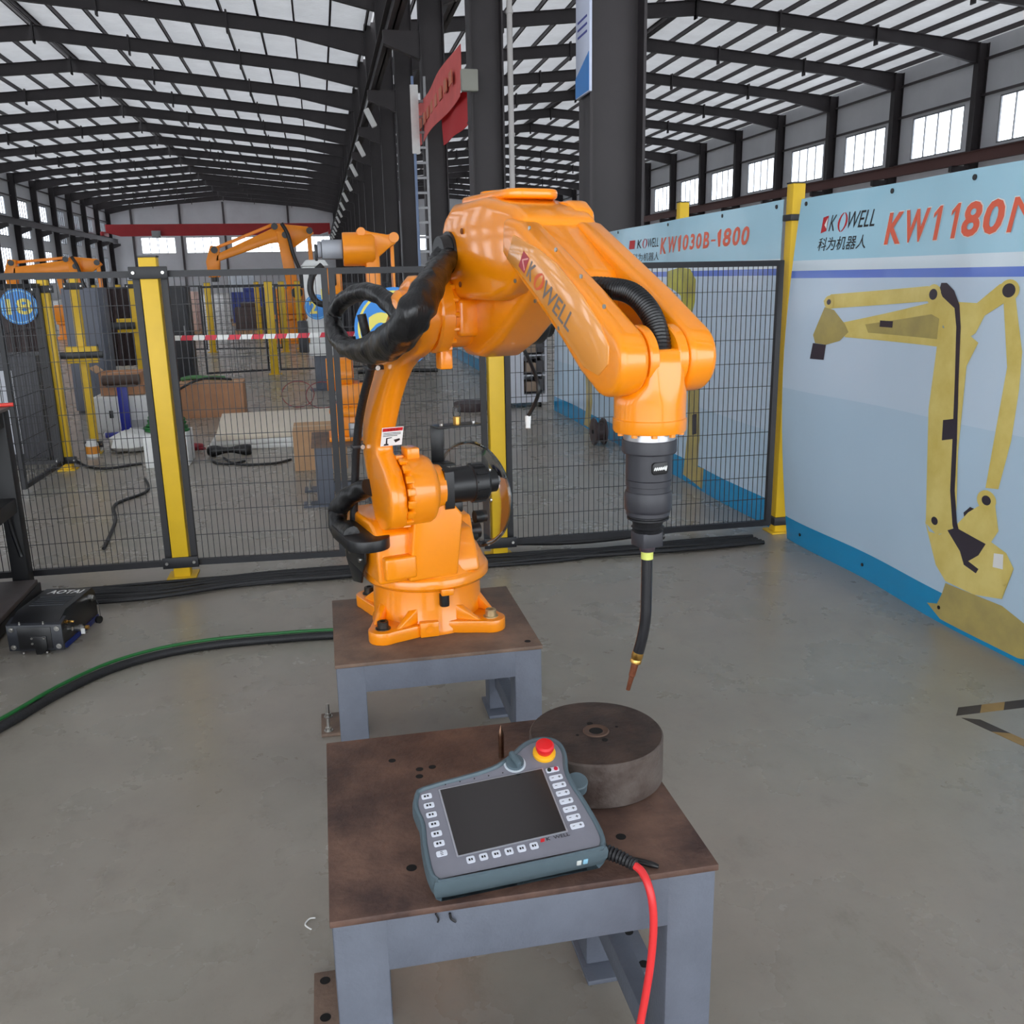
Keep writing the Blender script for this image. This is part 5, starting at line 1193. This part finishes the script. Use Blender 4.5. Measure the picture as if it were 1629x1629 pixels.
# right: shelf cabinet, reel, dark block
t = thing('shelf_cabinet', 'pale grey cabinet with open shelves seen through the fence', 'cabinet', (2.10, 10.95, 0))
obj('case', join(box(0, .26, 0, .5, .06, .90), box(.26, .53, .46, .5, .06, .90), box(.53, .55, 0, .5, .06, .90), box(.26, .53, 0, .5, .88, .90), box(.26, .53, 0, .5, .06, .16)), CABINET, t, smooth=0)
for z in (.38, .62): obj('shelf', box(.26, .53, .01, .46, z, z + .015), CABINET, t, smooth=0)
for z in (.19, .42, .66): obj('tray', box(.29, .42, .02, .3, z, z + .12), mat('tray_grey_brown', (150, 130, 112), .6), t, bevel=.005)
for z in (.2, .42, .66): obj('bin', box(.44, .52, .04, .3, z, z + .14), mat('bin_dark', (80, 78, 82), .6), t, bevel=.005)
obj('castor', lathe([(.03, 0), (.03, .03)], (.08, .03, .03), (1, 0, 0), n=14), BLACK, t); obj('castor', lathe([(.03, 0), (.03, .03)], (.45, .03, .03), (1, 0, 0), n=14), BLACK, t)
obj('castor', lathe([(.03, 0), (.03, .03)], (.08, .44, .03), (1, 0, 0), n=14), BLACK, t); obj('castor', lathe([(.03, 0), (.03, .03)], (.45, .44, .03), (1, 0, 0), n=14), BLACK, t)
obj('top_mat', box(-.01, .56, -.01, .5, .90, .94), DARKCAB, t, bevel=.004)
t = thing('cable_reel', 'dark brown steel reel standing against the far poster', 'reel', (2.50, 8.25, 0))
RB = mat('reel_brown', (66, 52, 52), .5, var=.15)
for s in (-.06, .03): obj('flange', lathe([(.125, 0), (.125, .02), (.11, .022)], (s, 0, .125), (1, 0, 0), n=28), RB, t)
obj('drum', lathe([(.085, -.045), (.085, .035)], (0, 0, .125), (1, 0, 0), n=24), RB, t); obj('hub', lathe([(.02, -.07), (.02, -.06)], (0, 0, .125), (1, 0, 0), n=14), HOLE, t)
o = obj('steel_block', join(lathe([(.20, 0), (.205, .01), (.205, .09), (.20, .10)], n=32)), RB, smooth=30); o.location = (1.70, 10.95, 0); tag(o, 'round dark steel block on the floor left of the middle post', 'disc')
o = obj('floor_pipe', tube([(.55, 16.0, .03), (1.2, 15.9, .04), (1.9, 15.8, .03)], .03, 8), BLACK, smooth=60); tag(o, 'black pipe on the floor below the robot elbow', 'pipe')

# second robot behind the fence
def rear_robot():
    ped = thing('robot_pedestal', 'grey steel pedestal of the rear orange robot', 'table', (-.11, 6.47, 0))
    for x in (0, .46):
        for y in (0, .5):
            obj('leg', box(x, x + .12, y, y + .1, .012, .42), GREYBLUE, ped, bevel=.005)
            f = obj('foot_plate', box(x - .10, x + .14, y - .03, y + .13, 0, .012), GREYBLUE, ped)
            for yy in (0, .1): obj('anchor_bolt', lathe([(.016, 0), (.016, .003), (.011, .003), (.011, .013), (.006, .014), (.006, .06)], (x - .06, y + yy, .012), n=10), STEEL, f)
    obj('top_plate', box(-.02, .60, -.02, .62, .42, .435), RUSTTOP2, ped); obj('rail', box(.12, .46, .02, .08, .10, .16), GREYBLUE, ped)
    r = thing('welding_robot', 'orange robot arm standing behind the fence, left of the main robot', 'robot', (.19, 6.78, .435))
    O = ORANGE2; q = lambda n_, g, m=O, **k: obj(n_, g, m, r, **k)
    q('base', join(box(-.19, .19, -.19, .19, 0, .03), lathe([(.165, .03), (.16, .17)], n=36)), bevel=.004)
    q('connector_box', box(-.05, .14, -.205, -.165, .03, .13), GALV, bevel=.004)
    q('turret', join(lathe([(.18, .17), (.18, .21), (.15, .24)], n=36), box(-.12, .14, -.13, .12, .21, .40)), bevel=.015)
    q('shoulder', lathe([(.115, -.16), (.12, -.14), (.12, .02), (.10, .03)], (-.02, 0, .46), (1, 0, 0), n=36), smooth=40)
    q('shoulder_motor', lathe([(.055, .02), (.055, .15), (.04, .16)], (.03, -.02, .36), (1, 0, 0), n=24), BLACK, smooth=40)
    q('lower_arm', prism([(-.10, .42), (.10, .42), (.09, .60), (.07, 1.18), (.02, 1.36), (-.06, 1.36), (-.08, 1.1)], YZ, .14, .24), bevel=.02)
    q('link_rod', box(.32, .345, -.02, .02, .42, 1.36), bevel=.004)
    q('elbow', lathe([(.112, -.10), (.115, -.09), (.115, .10), (.10, .12)], (.09, 0, 1.325), (1, 0, 0), n=40), smooth=40)
    q('elbow_motor', join(box(-.155, -.012, -.075, .075, 1.26, 1.39), box(-.185, -.155, -.06, .06, 1.27, 1.38)), mat('motor_silver', (128, 130, 136), .35, .5), bevel=.006)
    q('motor_cap', box(-.205, -.185, -.06, .06, 1.25, 1.36), BLACK, bevel=.006)
    q('upper_link', prism([(.16, 1.26), (.20, 1.24), (.31, 1.33), (.36, 1.36), (.36, 1.43), (.30, 1.42), (.18, 1.44), (.13, 1.46), (.10, 1.44)], XZ, -.06, .06), bevel=.012)
    q('link_joint', lathe([(.035, -.07), (.035, .07)], (.345, 0, 1.40), (0, 1, 0), n=20), smooth=40); q('link_joint', lathe([(.03, -.07), (.03, .07)], (.12, 0, 1.44), (0, 1, 0), n=20), smooth=40)
    q('hanging_block', box(-.15, -.03, -.10, .06, 1.02, 1.20), bevel=.02); q('hose', tube([(-.16, -.06, 1.22), (-.23, -.08, 1.15), (-.25, -.08, 1.05), (-.21, -.08, .97), (-.13, -.06, .95)], .022, 10, 6), RUBBER, smooth=60)
    q('valve_block', box(-.12, -.07, -.14, -.10, 1.08, 1.2), BLACK, bevel=.01); q('warning_plate', box(-.18, -.13, -.13, -.125, .99, 1.06), SIGNYEL)
rear_robot()
# white robot stand
t = thing('white_robot_column', 'white robot column on a grey leg left of the rear robot', 'robot', (-.06, 13.8, 0))
obj('leg', box(-.08, .10, -.08, .08, .012, .50), GREYBLUE, t, bevel=.006); obj('foot_plate', box(-.16, .2, -.16, .16, 0, .012), GREYBLUE, t)
obj('base', box(-.14, .20, -.16, .16, .50, .68), WHITE, t, bevel=.02); obj('column', prism([(-.12, .68), (.12, .68), (.10, 1.75), (-.16, 1.75)], XZ, -.10, .10), WHITE, t, bevel=.02); obj('head', prism([(-.18, 1.75), (.22, 1.75), (.16, 1.84), (-.10, 1.84)], XZ, -.12, .12), WHITE, t, bevel=.02)
obj('dark_cover', box(-.28, -.14, -.10, .10, .55, 1.0), DARKCAB, t, bevel=.02); obj('motor', box(.22, .42, -.10, .10, .32, .62), BLACK, t, bevel=.02)
# palletizing robots
def palletizer(label, loc, sc_, flip, kind):
    r = thing('palletizing_robot', label, 'robot', loc); r.scale = (sc_ * flip, sc_, sc_); O = ORANGE2
    q = lambda n_, g, m=O, **k: obj(n_, g, m, r, **k)
    q('base', join(lathe([(.34, 0), (.34, .08), (.28, .10), (.26, .42), (.32, .45), (.32, .52)], n=32)), smooth=35)
    q('turret', box(-.28, .30, -.30, .30, .52, 1.0), bevel=.05)
    q('lower_arm', prism([(-.02, .85), (.22, .85), (.02, 2.02), (-.16, 2.02)], XZ, -.12, .02), bevel=.02)
    q('link_rod', prism([(.40, 1.0), (.48, 1.0), (.46, 2.0), (.38, 2.0)], XZ, .04, .10), bevel=.01)
    q('shoulder_plate', prism([(-.30, 2.02), (-.12, 2.16), (.42, 2.10), (.52, 1.98), (.12, 1.72), (-.14, 1.80)], XZ, .03, .12), bevel=.02)
    q('forearm', prism([(.10, 1.85), (.06, 2.05), (-.20, 2.08), (-1.25, 1.62 if kind else 1.95), (-1.28, 1.48 if kind else 1.80), (-.3, 1.80)], XZ, -.10, .0), bevel=.02)
    q('tie_rod', prism([(-.24, 2.10), (-.24, 2.16), (-1.28, 1.76 if kind else 2.08), (-1.28, 1.70 if kind else 2.02)], XZ, .04, .08), bevel=.006)
    z = 1.40 if kind else 1.74
    q('wrist', prism([(-1.42, z - .18), (-1.22, z - .18), (-1.18, z + .36), (-1.34, z + .38), (-1.44, z + .1)], XZ, -.10, .08), bevel=.02)
    q('tool_flange', lathe([(.07, 0), (.07, .08)], (-1.32, -.01, z - .26), n=18), BLACK)
    for x, zz in ((-.18, 2.1), (.44, 2.02), (.0, 1.95), (-1.27, z + .30)): q('joint_cap', lathe([(.06, 0), (.06, .02)], (x, -.12, zz), (0, -1, 0), n=16), BLACK)
    q('hose', tube([(-.05, -.14, 2.15), (.05, -.16, 1.95), (.12, -.16, 1.6), (.22, -.16, 1.3), (.24, -.16, 1.0)], .035, 8, 6), BLACK, smooth=60)
    q('motor', cyl((.14, -.16, .92), (.14, -.42, .92), .10, n=20), BLACK)
palletizer('orange palletizing robot in the middle distance under the red crane', (-.75, 25, 0), 1.38, 1, 1)
palletizer('orange palletizing robot at the far left above the number 18 sign', (-5.1, 22, 0), 1.0, 1, 0)
palletizer('smaller orange palletizing robot behind the far left one', (-7.4, 30, 0), 1.0, 1, 0)
# distant clutter
for i, (x, y, w_, h_, c, lb) in enumerate(((-5.8, 30, 1.0, 1.5, (228, 220, 224), 'tall machine wrapped in white plastic in the far left hall'), (-4.6, 31, .8, 1.3, (236, 200, 186), 'pink wrapped machine beside the white wrapped machine'), (-3.2, 36, 2.2, 1.2, (60, 74, 150), 'far blue board behind the barrier tape'), (-7.0, 36, 1.0, 1.4, (110, 96, 100), 'grey machine far back on the left'), (-2.6, 30, .9, .8, (88, 72, 70), 'brown crate far back behind the barrier tape'), (-1.3, 28, .7, .9, (82, 70, 70), 'brown machine far back left of the white stand'), (-3.6, 40, 1.0, 1.9, (200, 206, 214), 'white cabinet at the far end of the aisle'))):
    t = thing('wrapped_machine' if i < 2 else 'crate' if i == 4 else 'distant_machine', lb, 'machine', (x, y, 0))
    m = mat('distant_%d' % i, c, .4 if i < 2 else .6, var=.12, scale=5)
    obj('body', box(0, w_, 0, .7, .1, h_), m, t, bevel=.04 if i < 2 else .01); obj('pallet', box(-.05, w_ + .05, -.05, .75, 0, .1), CARD2, t)
    obj('upper_part', box(w_ * .2, w_ * .7, .1, .6, h_, h_ + .15), m, t, bevel=.03)
